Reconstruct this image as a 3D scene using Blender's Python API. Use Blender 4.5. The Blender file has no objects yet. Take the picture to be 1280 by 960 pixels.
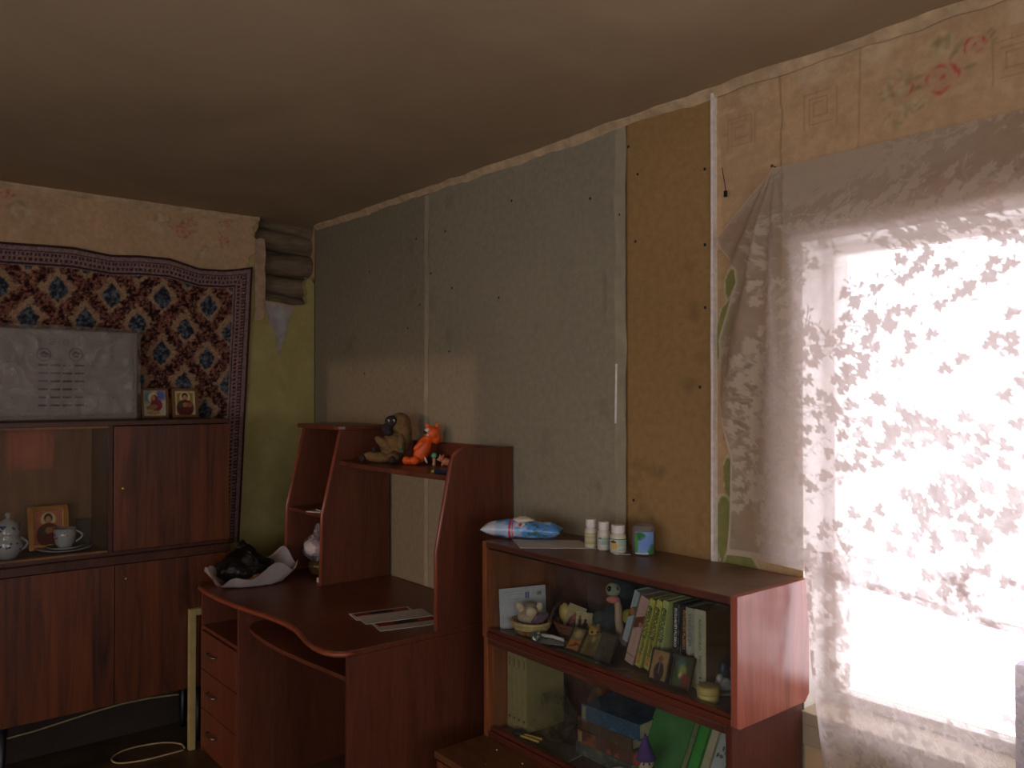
import bpy, bmesh, math, random
import numpy as np
from mathutils import Vector, Matrix, Euler, noise as mnoise

random.seed(7)
rng = np.random.default_rng(7)
sc = bpy.context.scene
COL = sc.collection
PI = math.pi

# ------------------------------------------------------------------ camera, sky, sun, exposure
cam_d = bpy.data.cameras.new('camera')
cam = bpy.data.objects.new('camera', cam_d)
COL.objects.link(cam)
cam.location = (4.17, -2.035, 1.60)
cam.rotation_euler = (math.radians(90.667), 0, math.radians(50.5))
cam_d.sensor_width = 36
cam_d.lens = 1031 / 1280 * 36
cam_d.clip_start = 0.02
sc.camera = cam

world = bpy.data.worlds.new('overcast_sky')
sc.world = world
world.use_nodes = True
wn = world.node_tree.nodes
bg = wn['Background']
bg.inputs[0].default_value = (1.0, 0.93, 0.955, 1)
bg.inputs[1].default_value = 1.45

lamp_d = bpy.data.lights.new('hall_bulb', 'POINT')       # bare bulb in the hall, shining through the doorway
lamp_d.energy = 80
lamp_d.shadow_soft_size = 0.05
lamp_d.color = (1.0, 0.66, 0.52)
lamp = bpy.data.objects.new('hall_bulb', lamp_d)
COL.objects.link(lamp)
lamp.location = (0.80, -8.0, 2.27)


def portal(name, loc, rot, w, h):
    d = bpy.data.lights.new(name, 'AREA')
    d.shape = 'RECTANGLE'
    d.size, d.size_y = w, h
    d.cycles.is_portal = True
    o = bpy.data.objects.new(name, d)
    COL.objects.link(o)
    o.location, o.rotation_euler = loc, rot


portal('window_daylight', (3.56, 0.24, 1.37), (-PI / 2, 0, 0), 1.3, 1.26)
portal('rear_window_fill', (4.05, -3.74, 1.3), (PI / 2, 0, 0), 3.72, 1.22)  # portal of the wide unseen fill window
portal('side_window_fill', (6.34, -2.15, 1.4), (0, PI / 2, 0), 1.22, 2.42)  # portal of the added back-wall fill window
portal('pink_window_daylight', (6.33, -0.46, 1.05), (0, PI / 2, 0), 0.44, 0.44)

sc.view_settings.view_transform = 'Standard'
sc.view_settings.look = 'None'
sc.view_settings.gamma = 1.0
sc.view_settings.exposure = 1.4
sc.view_settings.use_curve_mapping = False
sc.cycles.use_denoising = True
sc.cycles.transparent_max_bounces = 24
sc.cycles.max_bounces = 10
sc.cycles.diffuse_bounces = 6
sc.cycles.caustics_reflective = False
sc.cycles.caustics_refractive = False


# ------------------------------------------------------------------ materials
def lin(c):
    c = np.asarray(c, float) / 255.0
    return np.where(c <= 0.04045, c / 12.92, ((c + 0.055) / 1.055) ** 2.4)


def rgba(c):
    l = lin(c)
    return (float(l[0]), float(l[1]), float(l[2]), 1.0)


def new_mat(name):
    m = bpy.data.materials.new(name)
    m.use_nodes = True
    nt = m.node_tree
    return m, nt, nt.nodes, nt.links, nt.nodes['Principled BSDF']


def coords(nt, scale, kind='Object'):
    tc = nt.nodes.new('ShaderNodeTexCoord')
    mp = nt.nodes.new('ShaderNodeMapping')
    mp.inputs['Scale'].default_value = scale
    nt.links.new(tc.outputs[kind], mp.inputs[0])
    return mp.outputs[0]


def ramp(nt, fac, stops):
    r = nt.nodes.new('ShaderNodeValToRGB')
    e = r.color_ramp.elements
    while len(e) < len(stops):
        e.new(0.5)
    for i, (p, c) in enumerate(stops):
        e[i].position = p
        e[i].color = rgba(c)
    nt.links.new(fac, r.inputs[0])
    return r.outputs[0]


def noise_tex(nt, vec, scale, detail=5, rough=0.6, dist=0.0):
    n = nt.nodes.new('ShaderNodeTexNoise')
    n.inputs['Scale'].default_value = scale
    n.inputs['Detail'].default_value = detail
    n.inputs['Roughness'].default_value = rough
    n.inputs['Distortion'].default_value = dist
    nt.links.new(vec, n.inputs['Vector'])
    return n.outputs[0]


def add_bump(nt, b, fac, strength, dist=0.002):
    n = nt.nodes.new('ShaderNodeBump')
    n.inputs['Strength'].default_value = strength
    n.inputs['Distance'].default_value = dist
    nt.links.new(fac, n.inputs['Height'])
    nt.links.new(n.outputs[0], b.inputs['Normal'])


def plain(name, col, rough=0.6, var=0.12, vs=14, metal=0.0, bump=0.0, bs=90, coat=0.0, spec=0.5):
    m, nt, ns, ln, b = new_mat(name)
    c = np.array(col, float)
    f = noise_tex(nt, coords(nt, (1, 1, 1)), vs, 6)
    col_out = ramp(nt, f, [(0.3, np.clip(c * (1 - var), 0, 255)), (0.7, np.clip(c * (1 + var), 0, 255))])
    ln.new(col_out, b.inputs['Base Color'])
    b.inputs['Roughness'].default_value = rough
    b.inputs['Metallic'].default_value = metal
    b.inputs['Coat Weight'].default_value = coat
    b.inputs['Specular IOR Level'].default_value = spec
    if bump:
        add_bump(nt, b, noise_tex(nt, coords(nt, (1, 1, 1)), bs, 4), bump)
    return m


def wood(name, dark, light, sc3, rough=0.35, coat=0.0, dist=1.2):
    m, nt, ns, ln, b = new_mat(name)
    v = coords(nt, sc3)
    f = noise_tex(nt, v, 3.0, 7, 0.65, dist)
    big = noise_tex(nt, coords(nt, (sc3[0] * .22, sc3[1] * .22, sc3[2] * .22)), 2.0, 3, 0.5, 0.6)
    mx = ns.new('ShaderNodeMath')
    mx.operation = 'MULTIPLY_ADD'
    mx.inputs[1].default_value = 0.55
    ln.new(f, mx.inputs[0])
    m2 = ns.new('ShaderNodeMath')
    m2.operation = 'MULTIPLY'
    m2.inputs[1].default_value = 0.45
    ln.new(big, m2.inputs[0])
    ln.new(m2.outputs[0], mx.inputs[2])
    ln.new(ramp(nt, mx.outputs[0], [(0.36, dark), (0.62, light)]), b.inputs['Base Color'])
    b.inputs['Roughness'].default_value = rough
    b.inputs['Coat Weight'].default_value = coat
    b.inputs['Coat Roughness'].default_value = 0.15
    add_bump(nt, b, f, 0.05, 0.001)
    return m


def attr_mat(name, rough=0.7, spec=0.3, bump=0.0, bs=300, coat=0.0):
    m, nt, ns, ln, b = new_mat(name)
    a = ns.new('ShaderNodeVertexColor')
    a.layer_name = 'Col'
    f = noise_tex(nt, coords(nt, (1, 1, 1)), 40, 4)
    mx = ns.new('ShaderNodeMix')
    mx.data_type = 'RGBA'
    mx.blend_type = 'MULTIPLY'
    mx.inputs[0].default_value = 1.0
    ln.new(a.outputs[0], mx.inputs[6])
    ln.new(ramp(nt, f, [(0.25, (225, 225, 225)), (0.75, (255, 255, 255))]), mx.inputs[7])
    ln.new(mx.outputs[2], b.inputs['Base Color'])
    b.inputs['Roughness'].default_value = rough
    b.inputs['Specular IOR Level'].default_value = spec
    b.inputs['Coat Weight'].default_value = coat
    if bump:
        add_bump(nt, b, noise_tex(nt, coords(nt, (1, 1, 1)), bs, 3), bump)
    return m


def film(name, tint, opacity, rough=0.12, gloss=0.25, wrinkle=0.6, ws=14, body=(200, 200, 200)):
    """clear plastic: transparent + glossy creases + a little milky scatter"""
    m, nt, ns, ln, b = new_mat(name)
    out = ns['Material Output']
    tr = ns.new('ShaderNodeBsdfTransparent')
    tr.inputs[0].default_value = rgba(tint)
    b.inputs['Base Color'].default_value = rgba(body)
    b.inputs['Roughness'].default_value = rough
    f = noise_tex(nt, coords(nt, (1, 1, 1)), ws, 5, 0.55, 1.6)
    add_bump(nt, b, f, wrinkle, 0.02)
    mx = ns.new('ShaderNodeMixShader')
    r = ns.new('ShaderNodeMapRange')
    r.inputs[1].default_value = 0.35
    r.inputs[2].default_value = 0.75
    r.inputs[3].default_value = opacity * 0.4
    r.inputs[4].default_value = min(1, opacity * 2.0)
    ln.new(f, r.inputs[0])
    ln.new(r.outputs[0], mx.inputs[0])
    ln.new(tr.outputs[0], mx.inputs[1])
    ln.new(b.outputs[0], mx.inputs[2])
    ln.new(mx.outputs[0], out.inputs[0])
    return m


def glass_mat(name, tint=(245, 248, 245), dirt=0.03):
    m, nt, ns, ln, b = new_mat(name)
    out = ns['Material Output']
    tr = ns.new('ShaderNodeBsdfTransparent')
    tr.inputs[0].default_value = rgba(tint)
    gl = ns.new('ShaderNodeBsdfGlossy')
    gl.inputs['Roughness'].default_value = 0.02
    lw = ns.new('ShaderNodeLayerWeight')
    pw = ns.new('ShaderNodeMath')
    pw.operation = 'POWER'
    pw.inputs[1].default_value = 5.0
    ln.new(lw.outputs['Facing'], pw.inputs[0])
    fr = ns.new('ShaderNodeMath')
    fr.operation = 'MULTIPLY_ADD'
    fr.inputs[1].default_value = 0.85
    fr.inputs[2].default_value = 0.03
    ln.new(pw.outputs[0], fr.inputs[0])
    mx = ns.new('ShaderNodeMixShader')
    ln.new(fr.outputs[0], mx.inputs[0])
    ln.new(tr.outputs[0], mx.inputs[1])
    ln.new(gl.outputs[0], mx.inputs[2])
    df = ns.new('ShaderNodeBsdfDiffuse')
    df.inputs[0].default_value = rgba((170, 165, 155))
    m2 = ns.new('ShaderNodeMixShader')
    r = ns.new('ShaderNodeMapRange')
    r.inputs[1].default_value = 0.4
    r.inputs[2].default_value = 0.8
    r.inputs[3].default_value = dirt * .3
    r.inputs[4].default_value = dirt * 3
    ln.new(noise_tex(nt, coords(nt, (1, 1, 1)), 6, 6, 0.7, 0.8), r.inputs[0])
    ln.new(r.outputs[0], m2.inputs[0])
    ln.new(mx.outputs[0], m2.inputs[1])
    ln.new(df.outputs[0], m2.inputs[2])
    ln.new(m2.outputs[0], out.inputs[0])
    return m


def lace_mat(name, col, tcol):
    m, nt, ns, ln, b = new_mat(name)
    out = ns['Material Output']
    a = ns.new('ShaderNodeAttribute')
    a.attribute_name = 'dens'
    sp = ns.new('ShaderNodeSeparateColor')
    ln.new(a.outputs['Color'], sp.inputs[0])
    tr = ns.new('ShaderNodeBsdfTransparent')
    df = ns.new('ShaderNodeBsdfDiffuse')
    ln.new(ramp(nt, sp.outputs[0], [(0.60, np.array(col) * .84), (0.92, np.array(col) * 1.08)]), df.inputs[0])
    tl = ns.new('ShaderNodeBsdfTranslucent')
    ln.new(ramp(nt, sp.outputs[0], [(0.55, tcol), (0.85, (164, 148, 146))]), tl.inputs[0])
    m1 = ns.new('ShaderNodeMixShader')
    m1.inputs[0].default_value = 0.55
    ln.new(df.outputs[0], m1.inputs[1])
    ln.new(tl.outputs[0], m1.inputs[2])
    m2 = ns.new('ShaderNodeMixShader')
    ln.new(sp.outputs[0], m2.inputs[0])
    ln.new(tr.outputs[0], m2.inputs[1])
    ln.new(m1.outputs[0], m2.inputs[2])
    ln.new(m2.outputs[0], out.inputs[0])
    return m


def cloth_thin(name, col, trans=0.5):
    m, nt, ns, ln, b = new_mat(name)
    out = ns['Material Output']
    df = ns.new('ShaderNodeBsdfDiffuse')
    tl = ns.new('ShaderNodeBsdfTranslucent')
    c = ramp(nt, noise_tex(nt, coords(nt, (1, 1, 1)), 30, 4), [(0.3, np.array(col) * .93), (0.7, col)])
    ln.new(c, df.inputs[0])
    ln.new(c, tl.inputs[0])
    m1 = ns.new('ShaderNodeMixShader')
    m1.inputs[0].default_value = trans
    ln.new(df.outputs[0], m1.inputs[1])
    ln.new(tl.outputs[0], m1.inputs[2])
    ln.new(m1.outputs[0], out.inputs[0])
    return m


M = {}
M['desk'] = wood('cherry_laminate', (84, 44, 29), (112, 62, 41), (14, 14, 1.6), 0.38, 0.0)
M['desk_edge'] = plain('cherry_edge_band', (140, 72, 48), 0.3, 0.08)
M['sideboard'] = wood('polished_walnut_veneer', (48, 20, 8), (122, 64, 28), (7, 7, 0.5), 0.42, 0.06)
M['side_dark'] = wood('dark_walnut_carcass', (52, 26, 14), (82, 44, 24), (11, 11, 0.9), 0.4)
M['side_in'] = wood('sideboard_inner_ply', (104, 70, 34), (134, 94, 50), (9, 9, 0.8), 0.5)
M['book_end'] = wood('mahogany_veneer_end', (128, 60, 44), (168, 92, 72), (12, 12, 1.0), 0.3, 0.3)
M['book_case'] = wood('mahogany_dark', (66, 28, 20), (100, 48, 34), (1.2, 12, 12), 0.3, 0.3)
M['shaded_end'] = wood('shaded_mahogany_end', (64, 30, 22), (92, 46, 34), (12, 12, 1.0), 0.4, 0.1)  # end of the lower unit, its shade painted into the wood colour
M['book_in'] = wood('mahogany_inside', (92, 46, 22), (148, 84, 42), (12, 12, 1.0), 0.45)
M['book_back'] = plain('hardboard_back', (84, 48, 34), 0.7, 0.12)
m, nt, ns, ln, b = new_mat('dusty_mahogany_top')
f = noise_tex(nt, coords(nt, (1, 1, 1)), 4.5, 7, 0.65, 0.6)
mx = ns.new('ShaderNodeMix')
mx.data_type = 'RGBA'
ln.new(ramp(nt, noise_tex(nt, coords(nt, (1.2, 12, 12)), 3, 6, .6, 1.2), [(0.36, (70, 36, 26)), (0.62, (98, 54, 40))]), mx.inputs[6])
mx.inputs[7].default_value = rgba((138, 116, 96))
sepn = ns.new('ShaderNodeNewGeometry')
sx_n = ns.new('ShaderNodeSeparateXYZ')
ln.new(sepn.outputs['Normal'], sx_n.inputs[0])
md_ = ns.new('ShaderNodeMath')
md_.operation = 'MULTIPLY'
ln.new(sx_n.outputs['Z'], md_.inputs[0])
ln.new(ramp(nt, f, [(0.3, (120, 120, 120)), (0.65, (205, 205, 205))]), md_.inputs[1])
md2 = ns.new('ShaderNodeClamp')
ln.new(md_.outputs[0], md2.inputs[0])
ln.new(md2.outputs[0], mx.inputs[0])
ln.new(mx.outputs[2], b.inputs['Base Color'])
b.inputs['Roughness'].default_value = 0.42
M['dusty_top'] = m
M['base_top'] = wood('worn_walnut_plank', (74, 42, 22), (116, 72, 38), (2, 9, 9), 0.5)
M['glass'] = glass_mat('cabinet_glass', (250, 251, 250), .02)
M['shelf_glass'] = glass_mat('dusty_shelf_glass', (248, 251, 249), 0.022)
M['win_glass'] = glass_mat('window_glass', (250, 252, 255), 0.01)
M['metal'] = plain('dull_steel', (150, 145, 135), 0.35, 0.1, metal=1.0)
M['brass'] = plain('old_brass', (190, 150, 70), 0.25, 0.1, metal=1.0)
M['black'] = plain('black_plastic', (24, 22, 22), 0.4, 0.1)
M['dark'] = plain('dark_hole', (14, 12, 10), 0.9, 0.1)
M['white_paint'] = plain('white_window_paint', (214, 208, 200), 0.5, 0.05)
M['sill'] = plain('beige_sill_paint', (170, 152, 124), 0.6, 0.06)
M['paper'] = plain('white_paper', (206, 200, 190), 0.8, 0.05)
M['pages'] = plain('book_pages', (196, 182, 148), 0.9, 0.1, 60)
M['gypsum'] = plain('gypsum_edge', (232, 224, 212), 0.9, 0.06, 60, bump=0.5, bs=120)
M['screw'] = plain('black_screw_head', (30, 26, 22), 0.5, 0.1)
M['attr'] = attr_mat('printed_surface')
M['attr_gloss'] = attr_mat('glossy_print', 0.3, 0.5, coat=0.2)
M['cord'] = plain('pale_cord', (176, 160, 112), 0.6, 0.08)


# ------------------------------------------------------------------ geometry helpers
WO = {}          # world origin of every object that may get children


class MB:
    def __init__(s):
        s.v, s.f = [], []

    def box(s, x0, x1, y0, y1, z0, z1):
        n = len(s.v)
        s.v += [(x, y, z) for z in (z0, z1) for y in (y0, y1) for x in (x0, x1)]
        for q in ((0, 2, 3, 1), (4, 5, 7, 6), (0, 1, 5, 4), (1, 3, 7, 5), (3, 2, 6, 7), (2, 0, 4, 6)):
            s.f.append(tuple(n + i for i in q))
        return s

    def prism(s, poly, axis, a, b):
        """poly in the two other axes in cyclic order xyz; extruded along axis a..b"""
        n = len(s.v)
        k = len(poly)
        for w in (a, b):
            for p, q in poly:
                s.v.append({'x': (w, p, q), 'y': (p, w, q), 'z': (p, q, w)}[axis])
        s.f.append(tuple(range(n, n + k)))
        s.f.append(tuple(range(n + 2 * k - 1, n + k - 1, -1)))
        for i in range(k):
            j = (i + 1) % k
            s.f.append((n + i, n + k + i, n + k + j, n + j))
        return s

    def lathe(s, prof, c=(0, 0, 0), n=24, sx=1.0, sy=1.0, fn=None):
        b = len(s.v)
        for r, z in prof:
            for i in range(n):
                a = 2 * PI * i / n
                rr = r if fn is None else fn(r, z, a)
                s.v.append((c[0] + rr * sx * math.cos(a), c[1] + rr * sy * math.sin(a), c[2] + z))
        for j in range(len(prof) - 1):
            for i in range(n):
                k = (i + 1) % n
                s.f.append((b + j * n + i, b + j * n + k, b + (j + 1) * n + k, b + (j + 1) * n + i))
        s.f.append(tuple(b + i for i in range(n - 1, -1, -1)))
        e = b + (len(prof) - 1) * n
        s.f.append(tuple(e + i for i in range(n)))
        return s

    def tube(s, pts, r, n=8, closed=False):
        pts = [Vector(p) for p in pts]
        b = len(s.v)
        m = len(pts)
        for i, p in enumerate(pts):
            t = (pts[(i + 1) % m] - pts[i - 1]) if closed else (pts[min(i + 1, m - 1)] - pts[max(i - 1, 0)])
            t.normalize()
            up = Vector((0, 0, 1)) if abs(t.z) < 0.95 else Vector((1, 0, 0))
            u = t.cross(up).normalized()
            w = u.cross(t)
            rr = r[i] if isinstance(r, (list, tuple)) else r
            for k in range(n):
                a = 2 * PI * k / n
                s.v.append(tuple(p + u * rr * math.cos(a) + w * rr * math.sin(a)))
        for i in range(m if closed else m - 1):
            for k in range(n):
                i2, k2 = (i + 1) % m, (k + 1) % n
                s.f.append((b + i * n + k, b + i * n + k2, b + i2 * n + k2, b + i2 * n + k))
        if not closed:
            s.f.append(tuple(b + k for k in range(n - 1, -1, -1)))
            s.f.append(tuple(b + (m - 1) * n + k for k in range(n)))
        return s

    def ball(s, c, r, nu=14, nv=9, rot=None):
        if not isinstance(r, (tuple, list)):
            r = (r, r, r)
        R = Euler(rot).to_matrix() if rot else None
        b = len(s.v)
        for j in range(nv + 1):
            th = PI * j / nv
            for i in range(nu):
                a = 2 * PI * i / nu
                p = Vector((r[0] * math.sin(th) * math.cos(a), r[1] * math.sin(th) * math.sin(a), r[2] * math.cos(th)))
                if R:
                    p = R @ p
                s.v.append((c[0] + p.x, c[1] + p.y, c[2] + p.z))
        for j in range(nv):
            for i in range(nu):
                k = (i + 1) % nu
                s.f.append((b + j * nu + i, b + (j + 1) * nu + i, b + (j + 1) * nu + k, b + j * nu + k))
        return s

    def grid(s, fn, nu, nv):
        b = len(s.v)
        for j in range(nv + 1):
            for i in range(nu + 1):
                s.v.append(tuple(fn(i / nu, j / nv)))
        for j in range(nv):
            for i in range(nu):
                a = b + j * (nu + 1) + i
                s.f.append((a, a + 1, a + nu + 2, a + nu + 1))
        return s

    def build(s, name, mat, parent=None, smooth=False, bevel=0.0, local=False, solid=0.0, kind=None, origin=None, voxel=0.0):
        me = bpy.data.meshes.new(name)
        v = np.array(s.v, float)
        if parent is not None:
            o0 = WO[parent]
        elif origin is not None:
            o0 = Vector(origin)
        else:
            lo, hi = v.min(0), v.max(0)
            o0 = Vector(((lo[0] + hi[0]) / 2, (lo[1] + hi[1]) / 2, lo[2]))
        if not local:
            v = v - np.array(o0)
        me.from_pydata(v.tolist(), [], s.f)
        bm = bmesh.new()
        bm.from_mesh(me)
        if voxel == 0:
            bmesh.ops.remove_doubles(bm, verts=bm.verts, dist=1e-6)
        bmesh.ops.recalc_face_normals(bm, faces=bm.faces)
        if voxel == 0:
            bmesh.ops.dissolve_degenerate(bm, edges=bm.edges, dist=1e-7)
        bm.to_mesh(me)
        bm.free()
        o = bpy.data.objects.new(name, me)
        COL.objects.link(o)
        me.materials.append(mat)
        if parent is not None:
            o.parent = parent
            WO[o] = WO[parent]
        else:
            o.location = o0 if not local else (0, 0, 0)
            WO[o] = Vector(o0) if not local else Vector((0, 0, 0))
        if smooth or voxel:
            me.polygons.foreach_set('use_smooth', [True] * len(me.polygons))
        if voxel:
            md = o.modifiers.new('skin', 'REMESH')
            md.mode = 'VOXEL'
            md.voxel_size = voxel
            md.use_smooth_shade = True
            sm = o.modifiers.new('soft', 'SMOOTH')
            sm.iterations = 4
        if bevel:
            md = o.modifiers.new('edge', 'BEVEL')
            md.width = bevel
            md.segments = 2
            md.limit_method = 'ANGLE'
            md.harden_normals = False
        if solid:
            md = o.modifiers.new('thickness', 'SOLIDIFY')
            md.thickness = solid
            md.offset = 0
        if kind:
            o['kind'] = kind
        return o


def B(*a):
    return MB().box(*a)


def curve_pts(pts, k=6):
    """Catmull-Rom smoothing of a path"""
    P = [Vector(p) for p in pts]
    P = [P[0]] + P + [P[-1]]
    out = []
    for i in range(1, len(P) - 2):
        a, b, c, d = P[i - 1:i + 3]
        for j in range(k):
            t = j / k
            out.append(.5 * ((2 * b) + (c - a) * t + (2 * a - 5 * b + 4 * c - d) * t * t + (3 * b - a - 3 * c + d) * t ** 3))
    return out + [P[-2]]


def empty(name, loc, rot=(0, 0, 0)):
    o = bpy.data.objects.new(name, None)
    COL.objects.link(o)
    o.empty_display_size = 0.05
    o.location = loc
    o.rotation_euler = rot
    WO[o] = Vector(loc)
    return o


def tag(o, label=None, cat=None, group=None, kind=None):
    if label:
        o['label'] = label
    if cat:
        o['category'] = cat
    if group:
        o['group'] = group
    if kind:
        o['kind'] = kind
    return o


def thing(name, label, cat, loc, rot=(0, 0, 0), group=None):
    return tag(empty(name, loc, rot), label, cat, group)


class Canvas:
    """colours computed per vertex of a flat sheet (u to the right, v up, both 0..1)"""

    def __init__(s, w, h, res, base):
        s.w, s.h = w, h
        s.nx, s.ny = max(2, int(round(w / res))), max(2, int(round(h / res)))
        s.U, s.V = np.meshgrid(np.linspace(0, 1, s.nx + 1), np.linspace(0, 1, s.ny + 1))
        s.X, s.Y = s.U * w, s.V * h
        s.C = np.zeros(s.U.shape + (3,)) + np.array(base, float)

    def mix(s, m, col, k=1.0):
        m = np.clip(m, 0, 1)[..., None] * k
        s.C = s.C * (1 - m) + np.array(col, float) * m
        return s

    def ell(s, cx, cy, rx, ry, col, ang=0.0, k=1.0, soft=0.12):
        dx, dy = s.X - cx * s.w, s.Y - cy * s.h
        ca, sa = math.cos(ang), math.sin(ang)
        p, q = (dx * ca + dy * sa) / (rx * s.w), (-dx * sa + dy * ca) / (ry * s.h)
        d = np.sqrt(p * p + q * q)
        return s.mix((1 - d) / soft + 0.5, col, k)

    def rect(s, x0, x1, y0, y1, col, k=1.0):
        m = (s.U >= x0) & (s.U <= x1) & (s.V >= y0) & (s.V <= y1)
        return s.mix(m.astype(float), col, k)

    def speck(s, amp):
        s.C = np.clip(s.C * (1 + amp * rng.normal(size=s.U.shape))[..., None], 0, 255)
        return s

    def build(s, name, mat, parent=None, pos=None, local=True, solid=0.0, loc=(0, 0, 0), rot=(0, 0, 0), origin=None, smooth=False):
        """pos(X, Y) -> (x, y, z) arrays; default: sheet in local xz facing -y, centred in x, base at z 0"""
        if pos is None:
            P = np.stack([s.X - s.w / 2, np.zeros_like(s.X), s.Y], -1)
        else:
            P = np.stack(pos(s.X, s.Y), -1)
        P = P.reshape(-1, 3)
        nx, ny = s.nx, s.ny
        a = (np.arange(ny)[:, None] * (nx + 1) + np.arange(nx)[None, :]).ravel()
        F = np.stack([a, a + 1, a + nx + 2, a + nx + 1], -1)
        o0 = np.zeros(3)
        if not local:
            if parent is not None:
                o0 = np.array(WO[parent])
            elif origin is not None:
                o0 = np.array(origin)
            else:
                o0 = np.array(((P[:, 0].min() + P[:, 0].max()) / 2, (P[:, 1].min() + P[:, 1].max()) / 2, P[:, 2].min()))
            P = P - o0
        me = fast_mesh(name, P, F)
        at = me.color_attributes.new('Col', 'FLOAT_COLOR', 'POINT')
        c = np.ones((len(P), 4), np.float32)
        c[:, :3] = lin(np.clip(s.C, 0, 255)).reshape(-1, 3)
        at.data.foreach_set('color', c.ravel())
        o = bpy.data.objects.new(name, me)
        COL.objects.link(o)
        me.materials.append(mat)
        if smooth:
            me.polygons.foreach_set('use_smooth', [True] * len(me.polygons))
        if parent is not None:
            o.parent = parent
            WO[o] = WO[parent]
            if local:
                o.location, o.rotation_euler = loc, rot
        else:
            o.location = tuple(o0) if not local else loc
            o.rotation_euler = rot
            WO[o] = Vector(o.location)
        if solid:
            md = o.modifiers.new('thickness', 'SOLIDIFY')
            md.thickness = solid
            md.offset = -1
        return o


def fast_mesh(name, P, F):
    me = bpy.data.meshes.new(name)
    me.vertices.add(len(P))
    me.vertices.foreach_set('co', np.asarray(P, np.float32).ravel())
    k = F.shape[1]
    me.loops.add(F.size)
    me.loops.foreach_set('vertex_index', F.astype(np.int32).ravel())
    me.polygons.add(len(F))
    me.polygons.foreach_set('loop_start', np.arange(0, F.size, k, dtype=np.int32))
    me.update(calc_edges=True)
    me.validate()
    return me


def lettering(text, size, mat, parent, loc, rot, name='lettering', sx=1.0):
    cu = bpy.data.curves.new('text', 'FONT')
    cu.body = text
    cu.size = size
    cu.offset = size * .035
    cu.align_x = 'CENTER'
    cu.align_y = 'CENTER'
    cu.resolution_u = 2
    t = bpy.data.objects.new('text', cu)
    COL.objects.link(t)
    bpy.context.view_layer.update()
    me = bpy.data.meshes.new_from_object(t)
    bpy.data.objects.remove(t)
    bpy.data.curves.remove(cu)
    me.name = name
    me.materials.clear()
    me.materials.append(mat)
    o = bpy.data.objects.new(name, me)
    COL.objects.link(o)
    o.parent = parent
    o.location, o.rotation_euler = loc, rot
    o.scale = (sx, 1, 1)
    return o


def fbm(X, Y, s, seed=0, octv=4):
    """cheap value noise on arrays, -1..1"""
    out = np.zeros_like(X, float)
    amp, tot = 1.0, 0.0
    r = np.random.default_rng(seed)
    for k in range(octv):
        T = r.uniform(-1, 1, (64, 64))
        x, y = X * s * 2 ** k + 17.3 * k, Y * s * 2 ** k + 5.1 * k
        xi, yi = np.floor(x).astype(int), np.floor(y).astype(int)
        fx, fy = x - xi, y - yi
        fx, fy = fx * fx * (3 - 2 * fx), fy * fy * (3 - 2 * fy)
        a = T[yi % 64, xi % 64] * (1 - fx) + T[yi % 64, (xi + 1) % 64] * fx
        b = T[(yi + 1) % 64, xi % 64] * (1 - fx) + T[(yi + 1) % 64, (xi + 1) % 64] * fx
        out += amp * (a * (1 - fy) + b * fy)
        tot += amp
        amp *= 0.5
    return out / tot


# ------------------------------------------------------------------ the room shell
def struct(o):
    o['kind'] = 'structure'
    return o


H = 2.52
# floor
m, nt, ns, ln, b = new_mat('worn_linoleum')
f = noise_tex(nt, coords(nt, (1, 1, 1)), 3.5, 8, 0.65, 0.5)
ln.new(ramp(nt, f, [(0.35, (52, 40, 26)), (0.55, (84, 64, 40)), (0.7, (70, 66, 44))]), b.inputs['Base Color'])
b.inputs['Roughness'].default_value = 0.5
add_bump(nt, b, f, 0.1)
struct(B(-0.3, 6.6, -3.9, 0.3, -0.1, 0).build('floor', m))

# ceiling: papered boards, slightly uneven
m, nt, ns, ln, b = new_mat('yellowed_ceiling_paper')
f = noise_tex(nt, coords(nt, (1, 1, 1)), 1.6, 6, 0.6, 0.6)
ln.new(ramp(nt, f, [(0.35, (160, 138, 106)), (0.65, (172, 150, 116))]), b.inputs['Base Color'])
b.inputs['Roughness'].default_value = 0.85
vo = ns.new('ShaderNodeTexVoronoi')
vo.inputs['Scale'].default_value = 55
ln.new(coords(nt, (1, 1, 1)), vo.inputs['Vector'])
add_bump(nt, b, vo.outputs[0], 0.12, 0.002)
M['ceiling'] = m


def ceil_z(x, y):
    return H + 0.004 * mnoise.noise((x * 1.3, y * 1.3, 0)) + 0.0012 * mnoise.noise((x * 5, y * 5, 3)) \
        - 0.012 * max(0, 1 - abs(y) / 0.12) * (0.6 + 0.4 * mnoise.noise((x * 3, 0, 9)))


def cf(u, v):
    x, y = -0.28 + 6.8 * u, -3.85 + 4.1 * v
    return (x, y, ceil_z(x, y))


ce = MB().grid(cf, 170, 110)
ce.box(-0.28, 6.52, -3.85, 0.25, 2.6, 2.66)
struct(ce.build('ceiling', M['ceiling'], smooth=True))

M['lime'] = plain('flaking_limewash', (190, 164, 126), 0.9, 0.12, 18, bump=0.4, bs=40)


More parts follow.
